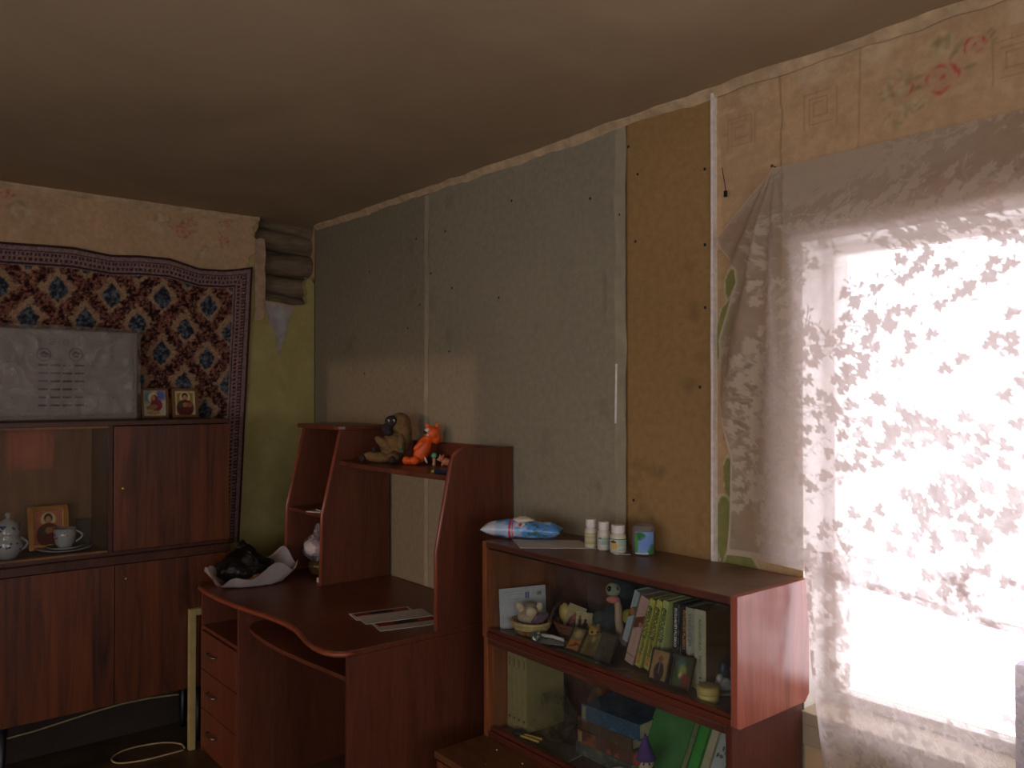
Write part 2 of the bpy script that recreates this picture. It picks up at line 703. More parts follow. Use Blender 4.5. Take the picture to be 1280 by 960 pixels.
def cove(name, p0, p1, n, out, mat):
    """ragged strip of plaster and paper pasted along the ceiling edge"""
    mb = MB()
    p0, p1 = Vector(p0), Vector(p1)
    out = Vector(out)
    rows = []
    for i in range(n + 1):
        t = i / n
        p = p0.lerp(p1, t)
        w = 0.016 + 0.010 * mnoise.noise((t * 23, 1.5, 0)) + 0.01 * mnoise.noise((t * 90, 4.5, 0))
        hgt = 0.017 + 0.009 * mnoise.noise((t * 31, 8.5, 0)) + 0.006 * mnoise.noise((t * 120, 2.5, 0))
        rows.append([p + Vector((0, 0, -hgt)), p + out * w * 0.35 + Vector((0, 0, -hgt * 0.5)),
                     p + out * w + Vector((0, 0, 0.004)), p + out * w + Vector((0, 0, 0.03)), p + Vector((0, 0, 0.03))])
    b0 = 0
    for r in rows:
        mb.v += [tuple(q) for q in r]
    k = len(rows[0])
    for i in range(n):
        for j in range(k):
            j2 = (j + 1) % k
            mb.f.append((i * k + j, i * k + j2, (i + 1) * k + j2, (i + 1) * k + j))
    mb.f.append(tuple(range(k)))
    mb.f.append(tuple(n * k + j for j in range(k - 1, -1, -1)))
    return struct(mb.build(name, mat))


cove('trim_1', (0.02, -0.0, 2.505), (6.2, -0.0, 2.505), 420, (0, -1, 0), M['lime'])
cove('trim_2', (0.0, -3.6, 2.505), (0.0, -0.32, 2.505), 200, (1, 0, 0), M['lime'])

# ---- left wall: painted plaster broken open in the corner, logs behind
m, nt, ns, ln, b = new_mat('olive_green_paint')
v = coords(nt, (1, 1, 1))
f = noise_tex(nt, v, 5, 8, 0.7, 0.4)
spots = noise_tex(nt, v, 22, 4, 0.7)
mx = ns.new('ShaderNodeMix')
mx.data_type = 'RGBA'
ln.new(ramp(nt, f, [(0.35, (156, 146, 84)), (0.65, (178, 166, 104))]), mx.inputs[6])
mx.inputs[7].default_value = rgba((78, 82, 44))
ln.new(ramp(nt, spots, [(0.70, (0, 0, 0)), (0.76, (200, 200, 200))]), mx.inputs[0])
ln.new(mx.outputs[2], b.inputs['Base Color'])
b.inputs['Roughness'].default_value = 0.6
add_bump(nt, b, f, 0.2)
M['green'] = m
poly = [(-3.9, -0.05), (0.0, -0.05), (0.0, 2.20), (-0.02, 2.225), (-0.045, 2.22), (-0.052, 2.19), (-0.04, 2.15), (-0.05, 2.125),
        (-0.035, 2.10), (-0.06, 2.082), (-0.13, 2.075), (-0.2, 2.085), (-0.284, 2.092), (-0.281, 2.2), (-0.287, 2.26),
        (-0.28, 2.33), (-0.288, 2.41), (-0.31, 2.415), (-0.343, 2.402), (-0.336, 2.44), (-0.318, 2.47), (-0.325, 2.56), (-3.9, 2.56)]
wl = struct(MB().prism(poly, 'x', -0.045, 0.0).build('wall_left', M['green'], origin=(0, -1.8, 0)))
M['log'] = wood('smoked_log', (78, 66, 50), (140, 120, 92), (9, 0.9, 9), 0.9, 0, 2.0)
for k, (zc, r) in enumerate(((2.09, 0.062), (2.205, 0.055), (2.315, 0.06), (2.43, 0.058), (2.53, 0.05))):
    pts = [(-0.105 + 0.006 * math.sin(k * 2 + j), -0.45 + j * 0.09, zc + 0.012 * math.sin(k * 1.7 + j * .8) - 0.004 * j) for j in range(7)]
    MB().tube(pts, [r * (1 + 0.05 * math.sin(3 * j + k)) for j in range(7)], 18).build('log', M['log'], wl, smooth=True)
B(-0.3, -0.16, -3.9, 0.3, -0.05, 2.6).build('log_backing', M['log'], wl)
M['batten'] = plain('papered_batten', (176, 146, 116), 0.85, 0.12, 22)
MB().prism([(-0.345, 1.98), (-0.29, 1.99), (-0.284, 2.10), (-0.281, 2.2), (-0.287, 2.26), (-0.28, 2.33), (-0.288, 2.41), (-0.31, 2.415), (-0.338, 2.40),
            (-0.342, 2.2), (-0.336, 2.05)], 'x', -0.002, 0.008).build('paper_scrap', M['batten'], wl)
M['plaster'] = plain('grey_pink_plaster', (170, 152, 140), 0.9, 0.14, 16)
MB().prism([(-0.285, 2.085), (-0.2, 2.078), (-0.12, 2.07), (-0.14, 2.02), (-0.155, 1.985), (-0.17, 1.90), (-0.19, 1.85), (-0.2, 1.80),
            (-0.215, 1.82), (-0.22, 1.88), (-0.235, 1.95), (-0.262, 1.97), (-0.275, 2.04)], 'x', -0.002, 0.005).build('bare_plaster', M['plaster'], wl)
M['plaster2'] = plain('grey_putty', (160, 158, 152), 0.9, 0.1, 16)
MB().prism([(-0.25, 2.05), (-0.2, 2.055), (-0.15, 2.02), (-0.18, 1.93), (-0.2, 1.86), (-0.215, 1.9), (-0.24, 1.98)], 'x', -0.001, 0.0065).build('putty_patch', M['plaster2'], wl)


# ---- wallpaper prints
def rose(cv, x, y, r, k=1.0, col=(190, 62, 58), seed=0):
    """faded printed rose: rings of short curved petal strokes, a few buds and leaves"""
    rr = random.Random(seed)
    cv.ell(x / cv.w, y / cv.h, r * 1.1 / cv.w, r * .9 / cv.h, (214, 140, 116), k=.30 * k, soft=.9)
    for i in range(6):                                   # overlapping petals, each drawn as an uneven rim
        a = 2 * PI * i / 6 + rr.uniform(-.3, .3)
        qx, qy, pr = x + .42 * r * math.cos(a), y + .36 * r * math.sin(a), r * rr.uniform(.38, .6)
        a0, k0 = a + rr.uniform(-.9, .5), rr.uniform(.35, .95)
        for t in range(7):
            b2 = a0 + (t - 3) * .26
            w_ = 1 - abs(t - 3) / 4.5
            cv.ell((qx + pr * math.cos(b2)) / cv.w, (qy + pr * .85 * math.sin(b2)) / cv.h, pr * .2 / cv.w, r * (.05 + .08 * w_) / cv.h, col, b2 + PI / 2, k=min(1, k0 * w_ * k), soft=.9)
    cv.ell(x / cv.w, (y + .05 * r) / cv.h, r * .16 / cv.w, r * .12 / cv.h, col, .5, k=.7 * k, soft=.9)
    for i in range(4):
        a = rr.uniform(0, 2 * PI)
        px, py = x + r * 1.6 * math.cos(a), y + r * 1.3 * math.sin(a)
        cv.ell(px / cv.w, py / cv.h, r * .36 / cv.w, r * .13 / cv.h, (124, 108, 76), a + rr.uniform(-.6, .6), k=.5 * k, soft=.9)


def pale_rose(cv, x, y, r, seed):
    rr = random.Random(seed)
    for i in range(11):
        a = rr.uniform(0, 2 * PI)
        d = r * rr.uniform(0.2, 1.0)
        px, py = x + d * math.cos(a), y + d * math.sin(a) * .8
        cv.ell(px / cv.w, py / cv.h, r * .45 / cv.w, r * .15 / cv.h, (212, 196, 150) if i % 3 else (150, 138, 98), a + 1.2, k=.42, soft=.9)


def greek_key(cv, x, y, s):
    col = (150, 118, 84)
    segs = [(-3, 3, 3, 3), (3, 3, 3, -3), (3, -3, -2, -3), (-2, -3, -2, 2), (-2, 2, 2, 2), (2, 2, 2, -1.6), (2, -1.6, -1, -1.6),
            (-1, -1.6, -1, 1), (-1, 1, 1, 1), (-3, 3, -3, -4), (4, 3, 4, -4), (-3, 0, -4, 0), (0, 3, 0, 4)]
    for a, b_, c, d in segs:
        x0, x1, y0, y1 = min(a, c), max(a, c), min(b_, d), max(b_, d)
        t = .13
        cv.rect((x + (x0 - t) * s) / cv.w, (x + (x1 + t) * s) / cv.w, (y + (y0 - t) * s) / cv.h, (y + (y1 + t) * s) / cv.h, col, .3)


M['wallpaper'] = attr_mat('old_wallpaper', 0.85, 0.2, bump=0.15, bs=60)
PAPER = (202, 168, 126)
# left wall strip above the carpet
cv = Canvas(1.62, 0.36, 0.005, PAPER)
yw = cv.X - 1.95
n = fbm(cv.X, cv.Y, 5, 3)
cv.C *= (1 + 0.07 * n)[..., None]
cv.mix((fbm(cv.X, cv.Y, 9, 8) - .25) * 4, (224, 200, 160), .4)
for (wy, wz, r, sd) in ((-0.706, 2.398, 0.035, 1), (-0.65, 2.445, 0.022, 2), (-0.50, 2.383, 0.026, 3), (-0.47, 2.47, 0.022, 4), (-1.47, 2.47, 0.03, 5), (-1.62, 2.41, .03, 6)):
    rose(cv, wy + 1.95, wz - 2.18, r, .75, seed=sd)
pale_rose(cv, 1.95 - .79, .27, .04, 3)
pale_rose(cv, 1.95 - .58, .13, .035, 5)
pale_rose(cv, 1.95 - 1.40, .22, .05, 8)
ragged = 1.62 + 0.022 * fbm(cv.Y * 6, cv.Y * 0, 4, 11, 5) * 2 - 0.03 * (cv.Y < 0.15) * (0.15 - cv.Y) / .15 * 3
cv.build('wallpaper', M['wallpaper'], wl, local=False, solid=0.002,
         pos=lambda X, Y: (0.004 + 0.004 * fbm(X, Y, 4, 2), np.minimum(X, X / 1.62 * ragged) - 1.95, 2.18 + Y))

# ---- right wall: thick log wall with window opening, plasterboard on the left part
M['wallbase'] = plain('faded_wallpaper_base', (196, 164, 124), 0.9, 0.08, 6)
X0, X1, Z0, Z1 = 2.925, 4.19, 0.735, 2.02
wr = MB().box(-0.3, X0, 0.015, 0.27, -0.05, 2.6).box(X1, 6.6, 0.015, 0.27, -0.05, 2.6)
wr.box(X0, X1, 0.015, 0.27, -0.05, Z0).box(X0, X1, 0.015, 0.27, Z1, 2.6)
wr = struct(wr.build('wall_right', M['wallbase'], origin=(3, 0.15, 0)))
M['board'] = attr_mat('plasterboard_face', 0.85, 0.2)


def drywall(x0, x1, col, seed, stains=()):
    cv = Canvas(x1 - x0, 2.5, 0.01, col)
    n = fbm(cv.X + x0, cv.Y, 2.2, seed)
    cv.C *= (1 + 0.05 * n)[..., None]
    cv.mix((fbm(cv.X + x0, cv.Y, 7, seed + 5) - .42) * 5, np.array(col) * .82, .35)
    for (sx, sz, rx, rz, ang, k) in stains:
        d_ = np.sqrt((((cv.X - sx + x0) * math.cos(ang) + (cv.Y - sz) * math.sin(ang)) / rx) ** 2 + (((cv.Y - sz) * math.cos(ang) - (cv.X - sx + x0) * math.sin(ang)) / rz) ** 2)
        cv.mix((1.1 - d_ + .9 * fbm(cv.X, cv.Y, 22, seed + int(sx * 100))) * .8, np.array(col) * .6, k * .8)
    return cv.build('plasterboard_sheet', M['board'], wr, local=False, solid=0.0125, pos=lambda X, Y: (x0 + X, 0 * X, Y))


drywall(0.003, 1.108, (146, 137, 112), 21)
drywall(1.116, 2.292, (158, 149, 123), 22, [(2.20, 1.93, .012, .1, 0, .5), (2.2, 1.2, .03, .05, 0, .4), (2.17, 1.28, .02, .04, .5, .5)])
drywall(2.300, 2.650, (166, 132, 84), 23, [(2.40, 1.36, .09, .022, -.15, .7), (2.34, 1.32, .03, .03, 0, .5), (2.36, 1.22, .03, .05, 0, .6), (2.41, 1.2, .02, .03, .3, .6),
                                           (2.58, 1.85, .02, .05, .3, .5), (2.56, 1.62, .03, .03, 0, .5), (2.60, 1.2, .02, .05, 0, .4), (2.34, 1.17, .03, .03, 0, .6)])
M['tape'] = plain('joint_filler', (160, 150, 122), 0.9, 0.07, 12)


def ragged_strip(name, xc, w, z0, z1, y0, y1, mat, seed, n=60, lean=0.0):
    L, R = [], []
    for i in range(n + 1):
        z = z0 + (z1 - z0) * i / n
        d = lean * (z - z0) / (z1 - z0)
        L.append((xc - w / 2 + d + w * .25 * mnoise.noise((z * 6, seed, 0)), z))
        R.append((xc + w / 2 + d + w * .25 * mnoise.noise((z * 6, seed + 7, 0)), z))
    mb = MB()
    for i in range(n + 1):
        mb.v += [(L[i][0], y1, L[i][1]), (L[i][0], y0, L[i][1]), (R[i][0], y0, R[i][1]), (R[i][0], y1, R[i][1])]
    for i in range(n):
        a = 4 * i
        for j in range(4):
            k = (j + 1) % 4
            mb.f.append((a + j, a + k, a + 4 + k, a + 4 + j))
    mb.f += [(3, 2, 1, 0), (4 * n, 4 * n + 1, 4 * n + 2, 4 * n + 3)]
    return mb.build(name, mat, wr)


ragged_strip('joint_tape', 1.105, 0.03, 0.0, 2.48, -0.0015, 0.004, M['tape'], 1)
ragged_strip('joint_tape', 2.272, 0.045, 0.0, 2.49, -0.002, 0.004, M['tape'], 2)
ragged_strip('gypsum_edge', 2.648, 0.009, 0.9, 2.515, -0.008, 0.016, M['gypsum'], 3, lean=0.004)
ragged_strip('filler_streak', 2.252, 0.007, 1.50, 1.70, -0.004, 0.001, M['gypsum'], 4, 16, lean=0.004)
screw = MB().lathe([(0.005, 0), (0.005, 0.001), (0.003, 0.002)], n=8).build('screw_head', M['screw'], wr, local=True)
screw.rotation_euler = (PI / 2, 0, 0)
spots_ = [(1.62, 1.98), (2.13, 2.28), (1.25, 2.3), (1.30, 2.05), (1.14, 2.13), (1.05, 2.0), (0.95, 1.9), (0.6, 2.2), (0.55, 1.7), (1.28, 1.78),
          (2.35, 2.32), (2.34, 2.1), (2.62, 2.28), (2.62, 2.05), (2.27, 2.2), (2.31, 2.42), (2.6, 1.62), (2.62, 1.86), (2.33, 1.25), (1.7, 2.35), (1.02, 2.3)]
for k, (x, z) in enumerate(spots_):
    o = screw if k == 0 else screw.copy()
    if k:
        COL.objects.link(o)
    o.location = Vector((x, -0.0005, z)) - WO[wr]

# wallpaper on the window wall (upper band and the strip beside the plasterboard)
cv = Canvas(1.75, 0.48, 0.004, PAPER)
xo, zo = 2.652, 2.03
cv.C *= (1 + 0.07 * fbm(cv.X, cv.Y, 4, 31))[..., None]
cv.mix((fbm(cv.X, cv.Y * 3, 8, 33) - .3) * 4, (224, 196, 152), .35)
cv.mix(((cv.Y > .40) * (fbm(cv.X, cv.Y, 18, 37) + .2)) * 2, (226, 204, 168), .5)
cv.mix(1 - np.abs(cv.X - (2.873 - xo) - .012 * fbm(cv.Y * 4, cv.Y, 3, 5)) / .004, (128, 98, 66), .6)
cv.mix(1 - np.abs(cv.X - (3.10 - xo) - .03 * (cv.Y - .3)) / .004, (150, 118, 82), .5)
for (x, z, r, k, sd) in ((3.309, 2.356, .040, .75, 11), (3.381, 2.412, .026, .6, 12), (3.21, 2.36, .03, .4, 13), (3.66, 2.34, .04, .9, 14), (3.75, 2.42, .028, .8, 15), (4.1, 2.37, .04, .9, 17)):
    rose(cv, x - xo, z - zo, r, k, (196, 58, 60), sd)
for (x, z, r, sd) in ((3.19, 2.37, .045, 21), (3.24, 2.31, .03, 22), (3.31, 2.44, .045, 23), (3.2, 2.29, .03, 24), (3.6, 2.36, .04, 25), (3.95, 2.35, .045, 26)):
    pale_rose(cv, x - xo, z - zo, r, sd)
for (x, z) in ((2.985, 2.372), (2.735, 2.37), (3.46, 2.36), (3.88, 2.38)):
    greek_key(cv, x - xo, z - zo, .0135)
cv.build('wallpaper', M['wallpaper'], wr, local=False, solid=0.002, pos=lambda X, Y: (xo + X, 0.012 + 0.003 * fbm(X, Y, 6, 41), zo + Y))
cv = Canvas(0.283, 1.75, 0.005, (196, 164, 120))
cv.C *= (1 + 0.08 * fbm(cv.X, cv.Y, 6, 51))[..., None]
Zw = cv.Y + 0.28
for (x, z, rx, rz, a) in ((2.715, 1.90, .03, .07, .15), (2.685, 1.80, .03, .10, -.35), (2.70, 1.31, .022, .12, .1), (2.69, 1.17, .045, .14, .2), (2.73, 1.05, .06, .1, 0), (2.9, .6, .1, .2, 0)):
    d = np.sqrt((((cv.X + 2.652 - x) * math.cos(a) + (Zw - z) * math.sin(a)) / rx) ** 2 + ((-(cv.X + 2.652 - x) * math.sin(a) + (Zw - z) * math.cos(a)) / rz) ** 2)
    d = d + .35 * fbm(cv.X, cv.Y, 14, 53)
    cv.mix((1.12 - d) * 12, (214, 198, 164), .8)
    cv.mix((1 - d) * 12, (142, 140, 82))
cv.mix((.95 - Zw) * 5, (150, 154, 140), .8)
greek_key(cv, 2.70 - 2.652, 1.50 - .28, .012)
cv.build('wallpaper', M['wallpaper'], wr, local=False, solid=0.002, pos=lambda X, Y: (2.652 + X, 0.0125 + 0.002 * fbm(X, Y, 6, 43), 0.28 + Y))

# ---- the walls behind the camera
M['wall_plain'] = plain('beige_wallpaper', (188, 160, 124), 0.9, 0.06, 5)


wf = MB()
for (p, q, r_, s_) in ((-.3, .448, -.05, 2.6), (1.17, 2.2, -.05, 2.6), (5.9, 6.6, -.05, 2.6), (2.2, 5.9, -.05, .7), (2.2, 5.9, 1.9, 2.6), (.448, 1.17, 2.0, 2.6)):
    wf.box(p, q, -3.75, -3.6, r_, s_)
struct(wf.build('wall_front', M['wall_plain'], origin=(3, -3.7, 0)))
wb_ = MB()
for (p, q, r_, s_) in ((-3.9, -3.35, -.05, 2.6), (-.95, -.67, -.05, 2.6), (-3.35, -.95, -.05, .8), (-3.35, -.95, 2.0, 2.6), (-.25, .3, -.05, 2.6), (-.67, -.25, -.05, .83), (-.67, -.25, 1.27, 2.6)):
    wb_.box(6.2, 6.35, p, q, r_, s_)
struct(wb_.build('wall_back', M['wall_plain'], origin=(6.3, -2, 0)))
# the hall beyond the doorway
hl = MB().box(-.4, -.3, -8.7, -3.75, -.05, 2.6).box(2.2, 2.3, -8.7, -3.75, -.05, 2.6).box(-.4, 2.3, -8.8, -8.7, -.05, 2.6).box(-.4, 2.3, -8.8, -3.75, 2.6, 2.68)
struct(hl.build('wall_hall', M['wall_plain'], origin=(1, -6, 0)))
struct(B(-.4, 2.3, -8.8, -3.9, -.1, 0).build('floor_hall', bpy.data.materials['worn_linoleum'], origin=(1, -6, -.1)))
dc = MB().box(.40, .448, -3.78, -3.585, 0, 2.05).box(1.17, 1.218, -3.78, -3.585, 0, 2.05).box(.448, 1.17, -3.78, -3.585, 2.0, 2.05)
struct(dc.build('trim_3', M['white_paint']))

# ---- windows
def frame_y(name, x0, x1, z0, z1, y0, y1, t, mull=()):
    e = struct(empty(name, ((x0 + x1) / 2, (y0 + y1) / 2, z0)))
    B(x0, x0 + t, y0, y1, z0, z1).build('frame_stile', M['white_paint'], e, bevel=.003)
    B(x1 - t, x1, y0, y1, z0, z1).build('frame_stile', M['white_paint'], e, bevel=.003)
    B(x0 + t, x1 - t, y0, y1, z1 - t, z1).build('frame_rail', M['white_paint'], e, bevel=.003)
    B(x0 + t, x1 - t, y0, y1, z0, z0 + t).build('frame_rail', M['white_paint'], e, bevel=.003)
    ed = [x0 + t] + [mm for mm in mull] + [x1 - t]
    for mm in mull:
        B(mm - t / 2, mm + t / 2, y0, y1, z0 + t, z1 - t).build('mullion', M['white_paint'], e, bevel=.003)
    ym = (y0 + y1) / 2
    for i in range(len(ed) - 1):
        B(ed[i] + .002, ed[i + 1] - .002, ym - .002, ym + .002, z0 + t, z1 - t).build('pane', M['win_glass'], e)
    return e


w1 = frame_y('window_1', X0, X1, Z0, Z1, 0.14, 0.18, 0.032, (3.585,))
B(X0, X1, 0.002, 0.14, Z0 - 0.03, Z0 + 0.004).build('window_sill', M['sill'], w1, bevel=.003)
B(X0 + .01, X1 + .03, 0.004, 0.016, Z0 - 0.085, Z0 - .03).build('sill_apron', M['sill'], w1, bevel=.002)
B(X0 - .002, X0 + .004, 0.014, 0.272, Z0 + .004, Z1).build('reveal_lining', M['white_paint'], w1)
B(X1 - .004, X1 + .002, 0.014, 0.272, Z0 + .004, Z1).build('reveal_lining', M['white_paint'], w1)
B(X0 + .004, X1 - .004, 0.014, 0.272, Z1 - .006, Z1).build('reveal_lining', M['white_paint'], w1)
frame_y('window_2_fill', 2.2, 5.9, 0.7, 1.9, -3.70, -3.66, 0.05, (3.43, 4.67))  # unseen window behind the camera, widened to fill the room with light
w4 = struct(empty('window_4_fill', (6.27, -2.15, .8)))  # unseen window added in the back wall to brighten the interior
for (p, q, r_, s_) in ((-3.35, -3.3, .8, 2.0), (-1.0, -.95, .8, 2.0), (-2.175, -2.125, .85, 1.95), (-3.3, -1.0, .8, .85), (-3.3, -1.0, 1.95, 2.0)):
    B(6.25, 6.30, p, q, r_, s_).build('frame_bar', M['white_paint'], w4)
for (p, q) in ((-3.3, -2.175), (-2.125, -1.0)):
    B(6.27, 6.274, p, q, .85, 1.95).build('pane', M['win_glass'], w4)
w3 = struct(empty('window_3', (6.27, -0.46, 0.83)))
B(6.26, 6.264, -0.67, -0.25, 0.83, 1.27).build('pane', M['win_glass'], w3)
M['pink'] = cloth_thin('pink_cloth', (214, 96, 84), 0.7)
pk = MB().grid(lambda u, v: (6.17 + .008 * math.sin(u * 40), -0.69 + .46 * u, 0.81 + .48 * v), 60, 6)
tag(pk.build('pink_curtain', M['pink'], smooth=True), 'thin pink cloth hung over the small back window, seen mirrored in cabinet glass', 'curtain')

# ---- lace curtains
def leaf_field(X, Z, x0, x1, z0, z1, seed, nspray):
    """density 0..1 of woven sprays of leaves on a grid of metres"""
    D = np.zeros_like(X)
    r = random.Random(seed)
    dx = abs(X[0, 1] - X[0, 0]) + 1e-9
    dz = abs(Z[1, 0] - Z[0, 0]) + 1e-9

    def stamp(cx, cz, a, l, w, k):
        i0, i1 = int((cx - l - X[0, 0]) / dx), int((cx + l - X[0, 0]) / dx) + 2
        j0, j1 = int((cz - l - Z[0, 0]) / dz), int((cz + l - Z[0, 0]) / dz) + 2
        i0, j0 = max(i0, 0), max(j0, 0)
        if i1 <= i0 or j1 <= j0 or i0 >= X.shape[1] or j0 >= X.shape[0]:
            return
        xs, zs = X[j0:j1, i0:i1] - cx, Z[j0:j1, i0:i1] - cz
        p, q = (xs * math.cos(a) + zs * math.sin(a)) / l, (-xs * math.sin(a) + zs * math.cos(a)) / w
        mm = np.clip((1 - (np.abs(p) ** 1.6 + np.abs(q) ** 1.3 * (1 + .6 * p))) * 5, 0, 1) * k
        D[j0:j1, i0:i1] = np.maximum(D[j0:j1, i0:i1], mm)

    for i in range(nspray):
        cx, cz = r.uniform(x0, x1), r.uniform(z0, z1)
        a = r.choice([.5, .9, 2.4, 3.6]) + r.uniform(-.3, .3)
        x, z = cx, cz
        for k in range(34):                       # winding stem
            x += .0055 * math.cos(a)
            z += .0055 * math.sin(a)
            a += .085 * math.sin(k * .33 + i)
            stamp(x, z, a, .0065, .0028, .5)
            if k % 11 == 5:
                nl = 5
                bx, bz = x + .02 * math.cos(a + 1.3), z + .02 * math.sin(a + 1.3)
                for q in range(nl):
                    aa = a + 1.3 + (q - 2) * .75
                    l = .0145 if q == 2 else .0115
                    stamp(bx + l * 1.05 * math.cos(aa), bz + l * 1.05 * math.sin(aa), aa, l, .0075, .95)
            if k % 7 == 2:
                stamp(x + .012 * math.cos(a - 1.2), z + .012 * math.sin(a - 1.2), a - 1.2, .008, .004, .7)
    return D


M['lace'] = lace_mat('lace_tulle', (226, 208, 180), (246, 232, 232))
NAILX, TOPZ = 2.872, 2.226


def lace(name, label, nx, nz, xl, xr, zt, zb, yfn, densfn, seed, nspray):
    S, T = np.meshgrid(np.linspace(0, 1, nx + 1), np.linspace(0, 1, nz + 1))
    zz = zt - T * 0
    Zl = zt + (zb[0] - zt) * T
    XL = np.interp(-Zl, [-q[0] for q in xl], [q[1] for q in xl])
    X = XL + (xr - XL) * S
    Zbot = zb[0] + (zb[1] - zb[0]) * np.clip((X - 2.9) / .7, 0, 1.6)
    Z = zt + (Zbot - zt) * T
    Xf = 2.6 + (xr - 2.6) * S
    Zf = zt + (zb[1] - zt) * T
    D = leaf_field(Xf, Zf[::-1], 2.6, xr, zb[1], zt, seed, nspray)[::-1]
    Y = yfn(X, Z, S, T)
    P = np.stack([X, Y, Z], -1).reshape(-1, 3)
    o0 = np.array(((P[:, 0].min() + P[:, 0].max()) / 2, -0.03, P[:, 2].min()))
    a = (np.arange(nz)[:, None] * (nx + 1) + np.arange(nx)[None, :]).ravel()
    F = np.stack([a, a + nx + 1, a + nx + 2, a + 1], -1)
    me = fast_mesh(name, P - o0, F)
    dens = densfn(X, Z, S, T, D)
    at = me.color_attributes.new('dens', 'FLOAT_COLOR', 'POINT')
    c = np.ones((len(P), 4), np.float32)
    c[:, :3] = np.clip(dens, 0, 1).reshape(-1, 1)
    at.data.foreach_set('color', c.ravel())
    me.polygons.foreach_set('use_smooth', [True] * len(me.polygons))
    o = bpy.data.objects.new(name, me)
    COL.objects.link(o)
    me.materials.append(M['lace'])
    o.location = o0
    return tag(o, label, 'curtain')


def smooth01(x):
    x = np.clip(x, 0, 1)
    return x * x * (3 - 2 * x)


def y_upper(X, Z, S, T):
    dx, dz = X - NAILX, TOPZ + .02 - Z
    ang = np.arctan2(dx, np.maximum(dz, 1e-3))          # fan of folds from the nail
    rad = np.sqrt(dx * dx + dz * dz)
    fan = smooth01(rad / .25) * np.exp(-((ang + .18) / .28) ** 2)
    y = -0.022 - fan * (.022 + .02 * np.sin(ang * 26 + .5))
    y -= .010 * np.sin(X * 19 + 2 * fbm(X, Z, 2, 71)) * smooth01((X - 2.9) / .3) * smooth01(T * 2)
    y -= .006 * fbm(X * .5, Z * 2.2, 9, 72) * (Z > 1.9)
    y -= .004 * fbm(X, Z, 7, 73)
    return np.minimum(y, -0.006)


def d_upper(X, Z, S, T, D):
    net = .50 + .10 * fbm(X, Z, 26, 74) + .06 * fbm(X, Z, 90, 75, 2)
    d = net + .43 * D
    d += .32 * np.exp(-(((X - NAILX) / .42) ** 2 + ((TOPZ - Z) / .5) ** 2)) * (X > 2.9)
    d += .15 * smooth01((2.93 - X) / .05)                # doubled side hem
    d += .20 * smooth01((Z - 2.07) / .10)                # doubled heading
    d += .25 * (T > .985)
    d += .3 * (S < .004)
    return np.minimum(d, .96)


lace('lace_curtain', 'upper lace curtain with leaf sprays, nailed at its corner above the window', 440, 280,
     [(2.228, 2.868), (2.19, 2.83), (2.061, 2.676), (2.03, 2.69), (1.955, 2.752), (1.92, 2.748), (1.757, 2.690), (1.70, 2.688), (1.581, 2.709), (1.42, 2.744), (1.25, 2.735), (1.138, 2.724)],
     4.42, TOPZ, (1.135, 1.055), y_upper, d_upper, 5, 330)


def y_lower(X, Z, S, T):
    y = -0.045 - .010 * np.sin(X * 23 + 1.4 * Z) - .004 * fbm(X, Z, 6, 81)
    y -= .022 * np.exp(-((S - .02) / .02) ** 2) * smooth01(T * 2)
    return y


def d_lower(X, Z, S, T, D):
    d = .36 + .08 * fbm(X, Z, 26, 84) + .05 * fbm(X, Z, 90, 85, 2) + .40 * D
    d += .25 * (S < .012) + .15 * np.exp(-((S - .045) / .012) ** 2)
    return np.minimum(d, .95)


lace('lace_curtain', 'lower lace curtain hanging past the sill beside the shelf unit', 300, 190,
     [(1.19, 2.975), (0.95, 2.995), (0.63, 3.035), (0.38, 3.05)], 4.42, 1.19, (0.38, 0.38), y_lower, d_lower, 9, 240)
nl = MB().lathe([(.0045, 0), (.0045, .002), (.0015, .003), (.0015, .02)], n=8).build('nail', M['metal'], local=True)
nl.location = (NAILX, -0.034, TOPZ + .004)
nl.rotation_euler = (-PI / 2, 0, 0)
tag(nl, 'small nail pinning the corner of the upper lace curtain', 'nail')
for k, (x, z) in enumerate(((2.70, 2.19),)):
    c_ = MB().tube([(2.685, -.004, 2.27), (2.69, -.006, 2.25), (2.696, -.006, 2.22), (2.699, -.006, 2.198)], .0012, 6)
    c_.box(2.695, 2.703, -.01, -.003, 2.18, 2.198)
    tag(c_.build('wire_hook', M['black']), 'bent dark wire stuck to the wallpaper beside the plasterboard', 'wire')
# ------------------------------------------------------------------ wall carpet
CW, CH = 1.55, 1.42
cv = Canvas(CW, CH, 0.0045, (164, 132, 100))
yy = cv.X - (CW + .36)              # world y
zz = cv.Y + 0.84                    # world z of a straight hang
a_, b_ = (yy + 1.03) / .228, (zz - 2.075) / .270
cell = np.minimum(np.abs((a_ + b_) % 1 - .5), np.abs((a_ - b_) % 1 - .5))        # distance to diagonal bands
w1 = .5 - np.maximum(np.abs((a_ + b_ + .5) % 1 - .5), np.abs((a_ - b_ + .5) % 1 - .5))
band = np.maximum(np.abs((a_ + b_ + .5) % 1 - .5), np.abs((a_ - b_ + .5) % 1 - .5))
sp1 = fbm(cv.X, cv.Y, 95, 3, 2)
sp2 = fbm(cv.X, cv.Y, 60, 9, 2)
cv.mix((band + .10 * sp2 - .31) * 12, (92, 57, 49))
inb = np.clip((band + .10 * sp2 - .31) * 12, 0, 1)
cv.mix((sp1 - .08) * 9 * inb, (40, 22, 22), .85)
cv.mix((-sp1 - .22) * 9 * inb, (150, 96, 74), .8)
cv.mix((fbm(cv.X, cv.Y, 130, 19, 1) - .45) * 6 * inb, (176, 132, 100), .6)
